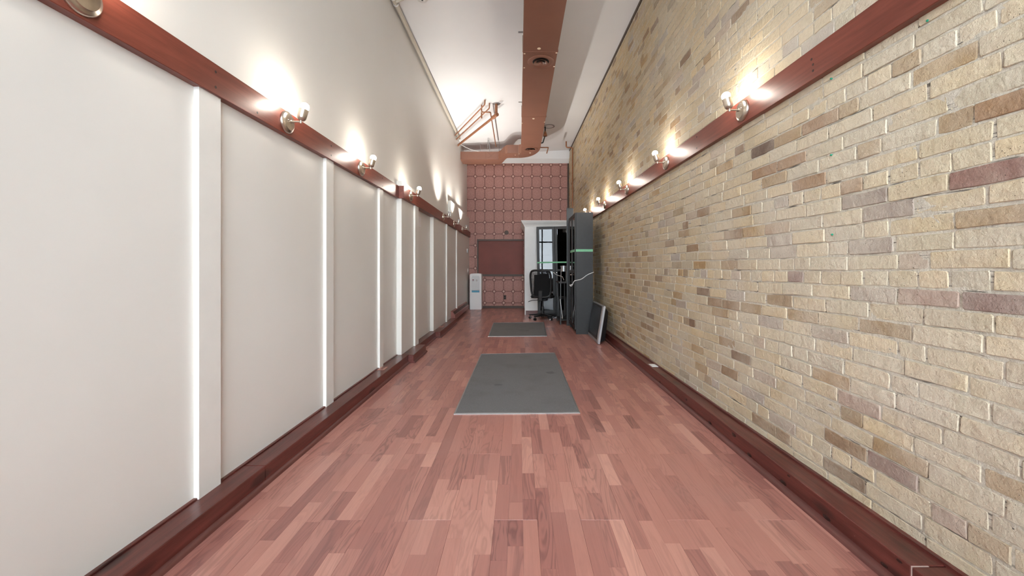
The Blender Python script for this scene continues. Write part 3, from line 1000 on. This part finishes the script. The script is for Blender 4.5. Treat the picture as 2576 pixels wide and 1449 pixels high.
# cross-break creases on the far run
for s in (0, 1):
    bm = B()
    za, zb = (DZ0 + .01, DZ1 - .01) if s else (DZ1 - .01, DZ0 + .01)
    tube(bm, [(-.55, 9.579, za), (-.79, 9.579, zb)], .0022, 6)
    dobj('crease', bm, M['duct'])
def diffuser(x, y):
    c = Matrix.Translation((x, y, DZ0)) @ Matrix.Rotation(PI, 4, 'X')
    bm = B(); lathe(bm, [(.165, -.001), (.166, .006), (.160, .009), (.120, .011), (.103, .004), (.096, -.03)], 40, c)
    d = dobj('diffuser', bm, M['duct'], duct, 35)
    bm = B(); lathe(bm, [(0, .001), (.104, .001)], 32, c)
    dobj('throat', bm, M['duct_dark'], d)
    for (r0, r1, h0, h1) in ((.088, .058, .022, .002), (.050, .026, .026, .006)):
        bm = B(); lathe(bm, [(r0, h0), (r1, h1), (r1 - .003, h1), (r0 - .004, h0 - .0005), (r0, h0)], 32, c)
        dobj('cone_ring', bm, M['duct'], d, 40)
    bm = B(); lathe(bm, [(0, .030), (.010, .029), (.022, .022), (.020, .012), (0, .010)], 20, c)
    dobj('centre_disc', bm, M['duct'], d, 40)
for x, y in ((.272, 5.01), (.245, 8.74)): diffuser(x, y)
for x, y in ((.235, 4.71), (.25, 6.94), (.25, 9.03)):
    bm = B(); lathe(bm, [(0, .004), (.019, .004), (.0215, .001), (.0215, -.003)], 20, Matrix.Translation((x, y, DZ0)) @ Matrix.Rotation(PI, 4, 'X'))
    dobj('test_plug', bm, M['plug'])
for x, y in ((DL + .02, 4.82), (DR - .012, 4.80), (DL + .02, 5.16), (DR - .012, 5.13), (DL + .01, 7.15), (DR - .01, 7.1), (-.09, 9.2), (.0, 9.1), (-.35, 9.75)):
    bm = B(); box(bm, x - .010, x + .010, y - .008, y + .008, DZ0 - .006, DZ0 + .002, .001)
    dobj('fixing_clip', bm, M['plug'])
for y in (.9, 2.8, 4.70, 6.7, 8.4):
    for xe, xr in ((DL, DL - .045), (DR, DR + .02)):
        bm = B(); xi = xe + (.02 if xe == DL else -.02); tube(bm, [(xi, y, DZ1), (xi, y, ZC(xi) - .002)], .004, 8)
        hg = dobj('hanger', bm, M['galv'])
        bm = B(); box(bm, min(xe, xr) - .012, max(xe, xr) + .012, y - .015, y + .015, DZ1 - .004, DZ1 + .002)
        dobj('hanger_bracket', bm, M['galv'], hg)
for x in (-.49, -.72, -.95):
    bm = B(); tube(bm, [(x, 9.72, DZ1 - .01), (x, 9.72, ZC(x) + .01)], .006, 8)
    dobj('hanger', bm, M['galv'])

# ------------------------------------------------------------------ pipes
def bend(pts, r=.03, n=4):
    """round the corners of a polyline"""
    P = [Vector(p) for p in pts]
    out = [P[0]]
    for i in range(1, len(P) - 1):
        a = (P[i - 1] - P[i]).normalized(); b = (P[i + 1] - P[i]).normalized()
        s, e = P[i] + a * r, P[i] + b * r
        for k in range(n + 1):
            t = k / n
            out.append(s * (1 - t) ** 2 + P[i] * 2 * t * (1 - t) + e * t * t)
    out.append(P[-1])
    return out

dp = empty('drain_pipe', (-.9, 8.3, 3.9))
tag(dp, 'thick copper-brown pipe slanting under ceiling from white wall', 'pipe')
po_ = Vector(dp.location)
rel = lambda L: [Vector(p) - po_ for p in L]
bm = B(); tube(bm, rel([(XL(9.2) - .01, 9.22, 3.925), (-.44, 7.42, 3.935)]), .024, 14)
obj('pipe_run', bm, M['copper'], dp, 50)
bm = B(); tube(bm, rel([(-.50, 7.525, 3.935), (-.405, 7.36, 3.936)]), .034, 16); obj('end_coupling', bm, M['copper'], dp, 50)
bm = B(); tube(bm, rel([(-.425, 7.40, 3.94), (-.425, 7.40, 4.17)]), .026, 14); obj('riser', bm, M['copper'], dp, 50)
bm = B(); lathe(bm, [(.03, 0), (.07, -.002), (.07, -.008), (.03, -.012)], 20, Matrix.Translation(Vector((-.425, 7.40, 4.152)) - po_)); obj('ceiling_collar', bm, M['galv'], dp, 50)

for i, (a, b, lab) in enumerate((((XL(9.1) - .01, 8.98, 3.985), (-.55, 7.36, 4.05), 'thin copper pipe slanting beside thick drain pipe, closest to it'),
                                 ((XL(8.9) - .01, 8.78, 4.005), (-.62, 7.20, 4.055), 'thin copper pipe slanting under ceiling, outermost of the slanting pipes'))):
    bm = B(); tube(bm, bend([a, b, (b[0], b[1], ZC(b[0]) - .002)], .03), .012, 10)
    tag(obj('copper_pipe', bm, M['copper'], None, 50), lab, 'pipe', 'slanting copper pipes')
bm = B(); tube(bm, bend([(-.70, 7.42, ZC(-.70) - .002), (-.70, 7.42, 4.00), (-.535, 7.42, 4.00), (-.552, 9.50, 3.985)], .03), .012, 10)
tag(obj('copper_pipe', bm, M['copper'], None, 50), 'thin copper pipe bent down from ceiling and running towards the duct\'s cross run', 'pipe')
bm = B(); tube(bm, [(-.70, 7.42, 3.99), (-.70, 7.42, 3.885)], .014, 10)
bm2 = bm
tag(obj('drain_stub', bm2, M['copper'], None, 50), 'short copper stub hanging beside the thick slanting pipe', 'pipe')

bm = B(); tube(bm, [(XL(y) + .045, y, ZC(XL(y)) - .035) for y in (YF, 2, 5, 9.15)], .026, 12)
tag(obj('conduit', bm, M['conduit'], None, 60), 'beige conduit running along the corner of white wall and ceiling', 'conduit')
bm = B()
pts = [(XL(4.42) + .05, 4.42, 4.06), (XL(4.42) + .14, 4.40, 4.085), (-1.10, 4.25, 4.09), (-.92, 4.02, 4.095)]
tube(bm, pts, .020, 10)
tag(obj('flexible_conduit', bm, M['conduit'], None, 60), 'short pale branch conduit curving off at the picture\'s top edge', 'conduit')
for y in (4.36, 4.46):
    bm = B(); lathe(bm, [(.027, -.008), (.031, -.008), (.031, .008), (.027, .008)], 14, Matrix.Translation((XL(y) + .045, y, ZC(XL(y)) - .035)) @ Matrix.Rotation(PI / 2, 4, 'X'))
    obj('coupling', bm, M['white_pl'], bpy.data.objects['conduit'], 50)
sd = empty('smoke_detector', (-1.075, 4.41, ZC(-1.075)))
tag(sd, 'round white detector on ceiling at the picture\'s top edge', 'smoke detector')
bm = B(); lathe(bm, [(0, -.045), (.035, -.044), (.06, -.034), (.072, -.018), (.072, .004)], 28); obj('housing', bm, M['white_pl'], sd, 40)
bm = B(); box(bm, -.006, .012, -.008, .008, -.049, -.040); obj('test_button', bm, M['black_pl'], sd)

# copper riser at the brick corner, sprinklers
bm = B(); tube(bm, bend([(1.165, 9.86, 4.22), (1.165, 9.86, 4.075), (XR(9.86) - .04, 9.86, 4.065), (XR(9.86) - .04, 9.86, 2.19)], .035), .017, 12)
tag(obj('riser_pipe', bm, M['copper'], None, 50), 'copper riser pipe running down the brick corner beside the wallpaper', 'pipe')
sp = empty('sprinkler', (.55, 8.75, 3.9))
tag(sp, 'brown ceiling sprinkler on a bent pipe beside the duct end', 'sprinkler')
bm = B(); lathe(bm, [(.012, .10), (.030, .05), (.045, .0), (.045, -.02), (.0, -.025)], 18, Matrix.Translation((.02, -.02, .10))); obj('head', bm, M['copper'], sp, 40)
bm = B(); tube(bm, bend([(-.08, .0, -.06), (-.03, 0, -.06), (.02, -.02, .10), (.02, -.02, .29)], .02), .014, 10); obj('drop_pipe', bm, M['black_pl'], sp, 50)
bm = B(); lathe(bm, [(.10, 0), (.115, -.004), (.13, 0)], 30, Matrix.Translation((.10, -.02, .292))); obj('ceiling_ring', bm, M['galv'], sp, 40)
bm = B(); tube(bm, bend([(.44, 9.02, 3.82), (.66, 9.02, 3.82), (.66, 9.35, 3.83), (.66, 9.5, 3.83)], .02), .013, 10)
tag(obj('branch_pipe', bm, M['copper'], None, 50), 'thin copper branch pipe with a right-angle turn beyond the duct end', 'pipe')
bm = B(); tube(bm, [(XL(10.35) - .002, 10.35, 3.80), (-.50, 10.35, 3.80)], .018, 10)
tag(obj('back_pipe', bm, M['copper'], None, 50), 'dark pipe glimpsed above the duct\'s cross run', 'pipe')
bm = B(); tube(bm, bend([(XL(9.2) + .03, 9.2, 3.96), (-1.25, 9.3, 3.91), (-1.15, 9.45, 3.90), (-1.0, 9.57, 3.895), (-.95, 9.6, 3.893)], .05), .007, 8)
tag(obj('white_cable', bm, M['cable'], None, 50), 'white cable drooping from pipe corner to the duct\'s cross run', 'cable')
bm = B(); tube(bm, [(-.735, 9.35, 3.90), (-.735, 9.35, 4.10), (-.73, 9.30, 4.128), (-.715, 9.38, 4.10), (-.70, 9.45, 4.0), (-.698, 9.46, 3.90)], .008, 8)
tag(obj('grey_hose', bm, M['galv'], None, 50), 'grey looped hose standing above the duct\'s cross run', 'hose')

# ------------------------------------------------------------------ things on the back wall
pb = empty('pin_board', (-.5, YB, 1.36))
tag(pb, 'large dark red board in grey-brown frame on pink wallpaper', 'board')
bx0, bx1, bz0, bz1 = -1.141 + .5, .125 + .5, .862 - 1.36, 1.863 - 1.36
bm = B(); box(bm, bx0 + .02, bx1 - .01, -.022, -.002, bz0 + .02, bz1 - .02); obj('panel', bm, M['board'], pb)
for (x0, x1, z0, z1) in ((bx0, bx1, bz1 - .045, bz1), (bx0, bx1, bz0, bz0 + .055), (bx0, bx0 + .045, bz0 + .055, bz1 - .045)):
    bm = B(); box(bm, x0, x1, -.045, -.001, z0, z1, .004); obj('frame_rail', bm, M['board_frame'], pb)
bm = B(); lathe(bm, [(0, .02), (.05, .018), (.058, .010), (.058, -.002)], 28, Matrix.Translation((-.342, YB, 2.045)) @ Matrix.Rotation(PI / 2, 4, 'X'))
tag(obj('wall_disc', bm, M['board_frame'], None, 40), 'round brown disc on the wallpaper above the red board', 'disc')
wo = empty('wall_outlet', (-.388, YB, .292))
tag(wo, 'brown wall outlet low on the pink wallpaper', 'outlet')
bm = B(); box(bm, -.034, .034, -.008, .002, -.057, .057, .003); obj('cover_plate', bm, M['board_frame'], wo)
for s in (-1, 1):
    bm = B(); box(bm, -.016, .016, -.011, -.006, s * .026 - .014, s * .026 + .014, .002); obj('socket', bm, M['duct_dark'], wo)

th = empty('thermostat', (XT(10.35), 10.35, 1.53))
tag(th, 'small dark thermostat at far end of the white wall', 'thermostat')
bm = B(); box(bm, -.002, .022, -.035, .035, -.055, .055, .004); obj('housing', bm, M['grey_pl'], th)
bm = B(); box(bm, .02, .026, -.022, .022, -.04, .02, .002); obj('dial', bm, M['black_pl'], th)
bm = B(); box(bm, -.002, .008, -.03, .03, -.055, .055, .003)
o = obj('light_switch', bm, M['white_pl']); o.location = (XT(10.5), 10.5, 1.02)
tag(o, 'white light switch plate below the thermostat', 'switch')
bm = B(); box(bm, .007, .014, -.008, .008, -.014, .014, .002); obj('toggle', bm, M['white_pl'], o)

# ------------------------------------------------------------------ water cooler
wc = empty('water_cooler', (-1.138, 10.56, 0))
tag(wc, 'white floor-standing water cooler with blue band in far corner', 'water cooler')
w2 = .152
bm = B()
t = B()
prism(t, [(-w2, .0), (w2, .0), (w2, .92), (w2 - .02, .935), (.05, .944), (-.05, .944), (-w2 + .02, .935), (-w2, .92)], 'y', -.16, .19)
bmesh.ops.recalc_face_normals(t, faces=t.faces)
bmesh.ops.bevel(t, geom=t.edges[:], offset=.010, segments=2, affect='EDGES')
merge(bm, t)
for v in bm.verts: v.co.z = max(v.co.z, 0)
obj('cabinet', bm, M['white_pl'], wc, 40)
bm = B()
prism(bm, [(-.105, .46), (.105, .46), (.105, .84), (.085, .88), (-.085, .88), (-.105, .84)], 'y', -.1665, -.155)
obj('dispenser_panel', bm, M['grey_pl'], wc)
bm = B(); box(bm, -.098, .098, -.171, -.158, .45, .50, .003); obj('blue_band', bm, M['blue'], wc)
for x, mt in ((-.055, M['redtap']), (.03, M['white_pl'])):
    bm = B(); box(bm, x - .014, x + .014, -.205, -.165, .742, .772, .006)
    tp = obj('tap', bm, M['white_pl'], wc)
    bm = B(); box(bm, x - .022, x + .016, -.225, -.185, .768, .786, .006); obj('tap_lever', bm, mt, tp)
bm = B(); box(bm, -.095, .095, -.20, -.16, .505, .525, .005); obj('drip_tray', bm, M['white_pl'], wc)
bm = B(); box(bm, w2 * -1 - .012, -w2 + .002, -.10, .19, .03, .90, .004); obj('side_grille', bm, M['black_pl'], wc)

# ------------------------------------------------------------------ bookcases with glass doors
def bookcase(loc, rz, roll, label, half=.40):
    """local: width along X (0..2*half), depth along Y (0 front .. .28 back), front faces -Y"""
    t = empty('glass_door_bookcase', loc, rz)
    t.rotation_euler = (0, roll, rz)
    tag(t, label, 'bookcase', 'tall black bookcases with glass doors')
    W, D, HT = 2 * half, .28, 2.02
    for x in (0, W - .018):
        bm = B(); box(bm, x, x + .018, 0, D, 0, HT, .0015); obj('side_panel', bm, M['bookcase'], t)
    bm = B(); box(bm, .018, W - .018, D - .008, D - .001, .05, HT - .01); obj('back_panel', bm, M['bookcase'], t)
    bm = B(); box(bm, .018, W - .018, 0, D - .008, HT - .02, HT - .001, .001); obj('top_panel', bm, M['bookcase'], t)
    bm = B(); box(bm, .018, W - .018, .03, .045, 0, .07); obj('plinth', bm, M['bookcase'], t)
    for z in (.07, .42, .76, 1.04, 1.38, 1.70):
        bm = B(); box(bm, .018, W - .018, .01, D - .01, z, z + .018, .001); obj('shelf', bm, M['bookcase'], t)
    for k in range(2):
        x0, x1 = k * half + .002, (k + 1) * half - .002
        d = empty('door'); d.parent = t; d.location = (0, 0, 0)
        z0, z1 = .075, HT - .005
        for (a, b, c, e) in ((x0, x0 + .055, z0, z1), (x1 - .055, x1, z0, z1), (x0 + .055, x1 - .055, z0, z0 + .065), (x0 + .055, x1 - .055, z1 - .06, z1), (x0 + .055, x1 - .055, 1.01, 1.06)):
            bm = B(); box(bm, a, b, -.021, -.002, c, e, .0025); obj('door_frame', bm, M['bookcase'], d)
        for (c, e) in ((z0 + .06, 1.012), (1.058, z1 - .055)):
            bm = B(); box(bm, x0 + .050, x1 - .050, -.013, -.009, c, e); obj('pane', bm, M['glass'], d)
        hx = x1 - .028 if k == 0 else x0 + .028
        bm = B(); lathe(bm, [(0, .022), (.009, .021), (.011, .014), (.005, .008), (.005, 0)], 14, Matrix.Translation((hx, -.021, .98)) @ Matrix.Rotation(PI / 2, 4, 'X'))
        obj('knob', bm, M['nickel'], d, 40)
    return t
bookcase((.425, 8.945, 0.0), math.radians(-1.8), math.radians(-1.0), 'black glass-door bookcase facing the room against white closet')
bookcase((.945, 7.41, 0.0), -PI / 2, 0, 'black bookcase standing side-on beside the leaning television')
b2 = bpy.data.objects['glass_door_bookcase.001']
b2.rotation_euler = (0, 0, -PI / 2)

bm = B(); box(bm, -.065, .065, -.009, .009, 0, 2.235, .002)
o = obj('dark_board', bm, M['black_pl']); o.location = (.967, 7.58, 0); o.rotation_euler = (0, 0, 0)
tag(o, 'dark grey board standing upright behind the side-on bookcase', 'board')

# green tape around the bookcases
bm = B(); box(bm, .002, .775, -.0245, -.0222, 1.195, 1.228)
o = obj('green_tape', bm, M['tape']); o.location = (.425, 8.945, 0); o.rotation_euler = (0, math.radians(-1.0), math.radians(-1.8))
tag(o, 'green tape strip across doors of the bookcase facing the room', 'tape', 'green tape on the bookcases')
bm = B()
YS = 6.61
box(bm, .9445, 1.2250, YS - .0025, YS - .0005, 1.37, 1.41)
box(bm, .9205, .9225, YS + .02, YS + .55, 1.37, 1.41)
hexa(bm, [(.9205, YS + .02, 1.37), (.9225, YS + .02, 1.37), (.9465, YS - .0005, 1.37), (.9445, YS - .0025, 1.37),
          (.9205, YS + .02, 1.41), (.9225, YS + .02, 1.41), (.9465, YS - .0005, 1.41), (.9445, YS - .0025, 1.41)])
tag(obj('green_tape', bm, M['tape']), 'green tape strip wrapped round the side-on bookcase', 'tape', 'green tape on the bookcases')

# ------------------------------------------------------------------ television leaning by the kerb
tv = empty('television', (1.128, 6.14, 0.0))
tv.rotation_euler = (0, 0, 0)
tag(tv, 'silver-framed flat television standing on floor, leaning towards brick wall', 'television')
lean = Matrix.Rotation(math.radians(9.0), 4, 'Y')
def tvobj(name, bm, mat, parent=tv):
    for v in bm.verts: v.co = lean @ v.co
    return obj(name, bm, mat, parent)
TW, TH = .41, .56
bm = B()
box(bm, 0, .035, -TW, TW, .004, TH, .006); tvobj('silver_frame', bm, M['tv_silver'])
bm = B(); box(bm, -.003, .006, -TW + .10, TW - .012, .05, TH - .015, .002)
scr = tvobj('screen_bezel', bm, M['black_pl'])
bm = B(); box(bm, -.0045, .002, -TW + .125, TW - .04, .085, TH - .045, .001); tvobj('screen', bm, M['tv_screen'], scr)
for s in (-TW + .045, ):
    bm = B(); box(bm, -.004, .004, s - .022, s + .022, .02, TH - .02, .003); tvobj('speaker_strip', bm, M['tv_silver'])
bm = B()
hexa(bm, [lean.inverted() @ (lean @ Vector(p)) for p in ((.034, -TW + .03, .03), (.12, -TW + .09, .06), (.12, TW - .09, .06), (.034, TW - .03, .03),
                                                        (.034, -TW + .03, TH - .02), (.10, -TW + .09, TH - .08), (.10, TW - .09, TH - .08), (.034, TW - .03, TH - .02))])
tvobj('back_housing', bm, M['black_pl'])
tv.location.z = .002

# ------------------------------------------------------------------ office chair
ch = empty('office_chair', (.505, 8.50, 0), math.radians(-16))
tag(ch, 'black mesh-back office chair on a five-star caster base', 'chair')
# local: chair faces +Y (away from the camera), backrest at -Y
for i in range(5):
    a = math.radians(90 + 72 * i + 14)
    d = Vector((math.cos(a), math.sin(a), 0)); s = Vector((-d.y, d.x, 0))
    bm = B()
    p = []
    for r, w, zb, zt in ((.02, .030, .075, .125), (.30, .018, .072, .098)):
        c = d * r
        p.append([c - s * w + Vector((0, 0, zb)), c + s * w + Vector((0, 0, zb)), c + s * w + Vector((0, 0, zt)), c - s * w + Vector((0, 0, zt))])
    hexa(bm, p[0] + p[1])
    sk = obj('base_spoke', bm, M['black_pl'], ch)
    bm = B()
    c = d * .285
    for q in (-.016, .016):
        m = Matrix.Translation(c + s * q + Vector((0, 0, .0275))) @ Matrix.Rotation(a, 4, 'Z') @ Matrix.Rotation(PI / 2, 4, 'X')
        lathe(bm, [(0, -.010), (.022, -.010), (.0275, -.006), (.0275, .006), (.022, .010), (0, .010)], 18, m)
    tube(bm, [c + Vector((0, 0, .03)), c + Vector((0, 0, .085))], .008, 8)
    cs = obj('caster', bm, M['black_pl'], ch, 40)
    bm = B()
    m = Matrix.Translation(c + s * -.0275 + Vector((0, 0, .0275))) @ Matrix.Rotation(a, 4, 'Z') @ Matrix.Rotation(PI / 2, 4, 'X')
    lathe(bm, [(0, .0015), (.017, .0015), (.017, -.001)], 16, m); obj('hubcap', bm, M['grey_pl'], cs)
bm = B(); lathe(bm, [(.034, .08), (.034, .13), (.027, .14), (.027, .27), (.016, .275), (.016, .42)], 20); obj('gas_lift', bm, M['black_pl'], ch, 40)
bm = B(); box(bm, -.09, .09, -.12, .12, .395, .445, .012, 2); obj('mechanism', bm, M['black_pl'], ch)
bm = B(); tube(bm, bend([(-.05, -.06, .415), (-.22, -.10, .405), (-.29, -.12, .375)], .04), .007, 8); obj('height_lever', bm, M['black_pl'], ch, 50)
bm = B()
t = B(); box(t, -.235, .235, -.22, .24, .445, .505)
bmesh.ops.bevel(t, geom=t.edges[:], offset=.028, segments=3, affect='EDGES')
for v in t.verts:
    v.co.z += .02 * (v.co.x / .235) ** 2 - .012 * max(0, v.co.y / .24) ** 3 * 2
merge(bm, t); obj('seat', bm, M['black_fab'], ch, 60)
# backrest: rounded frame with a mesh panel, and its support
def backpt(x, z):
    return Vector((x, -.215 - .10 * ((z - .50) / .62) + .07 * (x / .23) ** 2, z))
loop = []
n = 44
for i in range(n):
    a = 2 * PI * i / n
    cx, sx = math.cos(a), math.sin(a)
    e = .42
    x = .225 * abs(cx) ** e * (1 if cx >= 0 else -1)
    z = .765 + .28 * abs(sx) ** e * (1 if sx >= 0 else -1)
    x *= .90 + .12 * (z - .48) / .64
    loop.append(backpt(x, z))
bm = B(); tube(bm, loop, .021, 10, closed=True); obj('back_frame', bm, M['black_pl'], ch, 60)
bm = B()
def half_width(z):
    t = min(1, abs(z - .765) / .28)
    return .225 * (1 - t ** (2 / .42)) ** (.42 / 2) * (.90 + .12 * (z - .48) / .64)
def strip(bm, pts, w):
    tube(bm, pts, w, 4, caps=False)
for i in range(1, 36):
    z = .486 + i * .0155
    hw = half_width(z)
    strip(bm, [backpt(hw * t, z) for t in (-1, -.6, -.2, .2, .6, 1)], .0034)
for i in range(-13, 14):
    x = i * .0155
    zs = [z for z in [.49 + .02 * j for j in range(28)] if half_width(z) > abs(x)]
    if len(zs) > 2: strip(bm, [backpt(x, zs[0]), backpt(x, zs[len(zs) // 2]), backpt(x, zs[-1])], .0034)
tag(obj('mesh_panel', bm, M['black_fab'], ch), kind='stuff')
bm = B()
hexa(bm, [backpt(-.17, .50) + Vector((0, .03, 0)), backpt(.17, .50) + Vector((0, .03, 0)), backpt(.17, .50) + Vector((0, .055, 0)), backpt(-.17, .50) + Vector((0, .055, 0)),
          backpt(-.13, 0.95) + Vector((0, .03, 0)), backpt(.18, 0.95) + Vector((0, .03, 0)), backpt(.18, 0.95) + Vector((0, .05, 0)), backpt(-.13, 0.95) + Vector((0, .05, 0))])
obj('back_pad', bm, M['black_fab'], ch)
bm = B(); box(bm, -.04, .04, -.235, -.09, .41, .44, .006); box(bm, -.04, .04, -.245, -.215, .41, .62, .006); obj('back_support', bm, M['black_pl'], ch)

# ------------------------------------------------------------------ stand with drum lamp between the bookcases
st = empty('equipment_stand', (.87, 8.0, 0))
tag(st, 'black metal stand with shelf crowded between the two bookcases', 'stand')
for x in (-.07, .07):
    for y in (-.30, .25):
        bm = B(); box(bm, x - .012, x + .012, y - .012, y + .012, 0, .80, .002); obj('leg', bm, M['black_pl'], st)
bm = B(); box(bm, -.11, .10, -.33, .28, .80, .825, .003); obj('top_shelf', bm, M['bookcase'], st)
bm = B(); box(bm, -.09, .09, -.31, .26, .08, .10, .002); obj('lower_shelf', bm, M['bookcase'], st)
for x in (-.05, .05):
    bm = B(); tube(bm, [(x, -.2, .825), (x, -.2, 1.03)], .008, 10); obj('upright', bm, M['galv'], st)
bm = B(); lathe(bm, [(0, 0), (.055, 0), (.055, .09), (.068, .095), (.068, .11), (0, .115)], 24)
o = obj('silver_drum', bm, M['galv'], None, 40); o.location = (.87, 7.80, 1.028)
tag(o, 'small silver drum-shaped canister on top of the black stand', 'canister')
def cable(name, pts, r, label, mat='cable'):
    bm = B(); tube(bm, bend(pts, .05, 5), r, 8)
    tag(obj(name, bm, M[mat], None, 60), label, 'cable')
cable('white_cable', [(1.235, 6.595, 1.03), (1.12, 6.59, .985), (1.04, 6.59, .915), (.965, 6.585, .895), (.905, 6.60, .89), (.885, 6.64, .80), (.860, 6.70, .79), (.855, 6.74, .815), (.882, 6.72, .82)], .006,
      'white cable draped across the side-on bookcase\'s grey side')
cable('white_cable', [(.765, 8.87, .99), (.80, 8.80, .955), (.85, 8.6, .93), (.90, 8.3, .915), (.88, 7.85, .86)], .006, 'white cable hanging before the room-facing bookcase\'s doors')
cable('white_cable', [(.73, 8.55, .012), (.80, 8.50, .05), (.86, 8.30, .08), (.835, 7.66, .12), (.785, 7.63, .50)], .007, 'white cable rising from the floor beside the black stand\'s legs')

# black power adaptor on the floor behind the chair
bm = B(); box(bm, .62, .78, 8.62, 8.72, .001, .06, .012, 2)
tag(obj('power_adaptor', bm, M['black_pl']), 'black box lying on floor under the room-facing bookcase', 'adaptor')

# low black stool squeezed between chair and stand
sl = empty('low_stool', (.905, 8.46, 0))
tag(sl, 'low black stool squeezed between office chair and equipment stand', 'stool')
bm = B(); box(bm, -.095, .095, -.14, .16, .435, .485, .012, 2); obj('seat', bm, M['black_fab'], sl)
for x in (-.075, .075):
    for y in (-.12, .14):
        bm = B(); box(bm, x - .010, x + .010, y - .010, y + .010, .001, .437, .002); obj('leg', bm, M['black_pl'], sl)
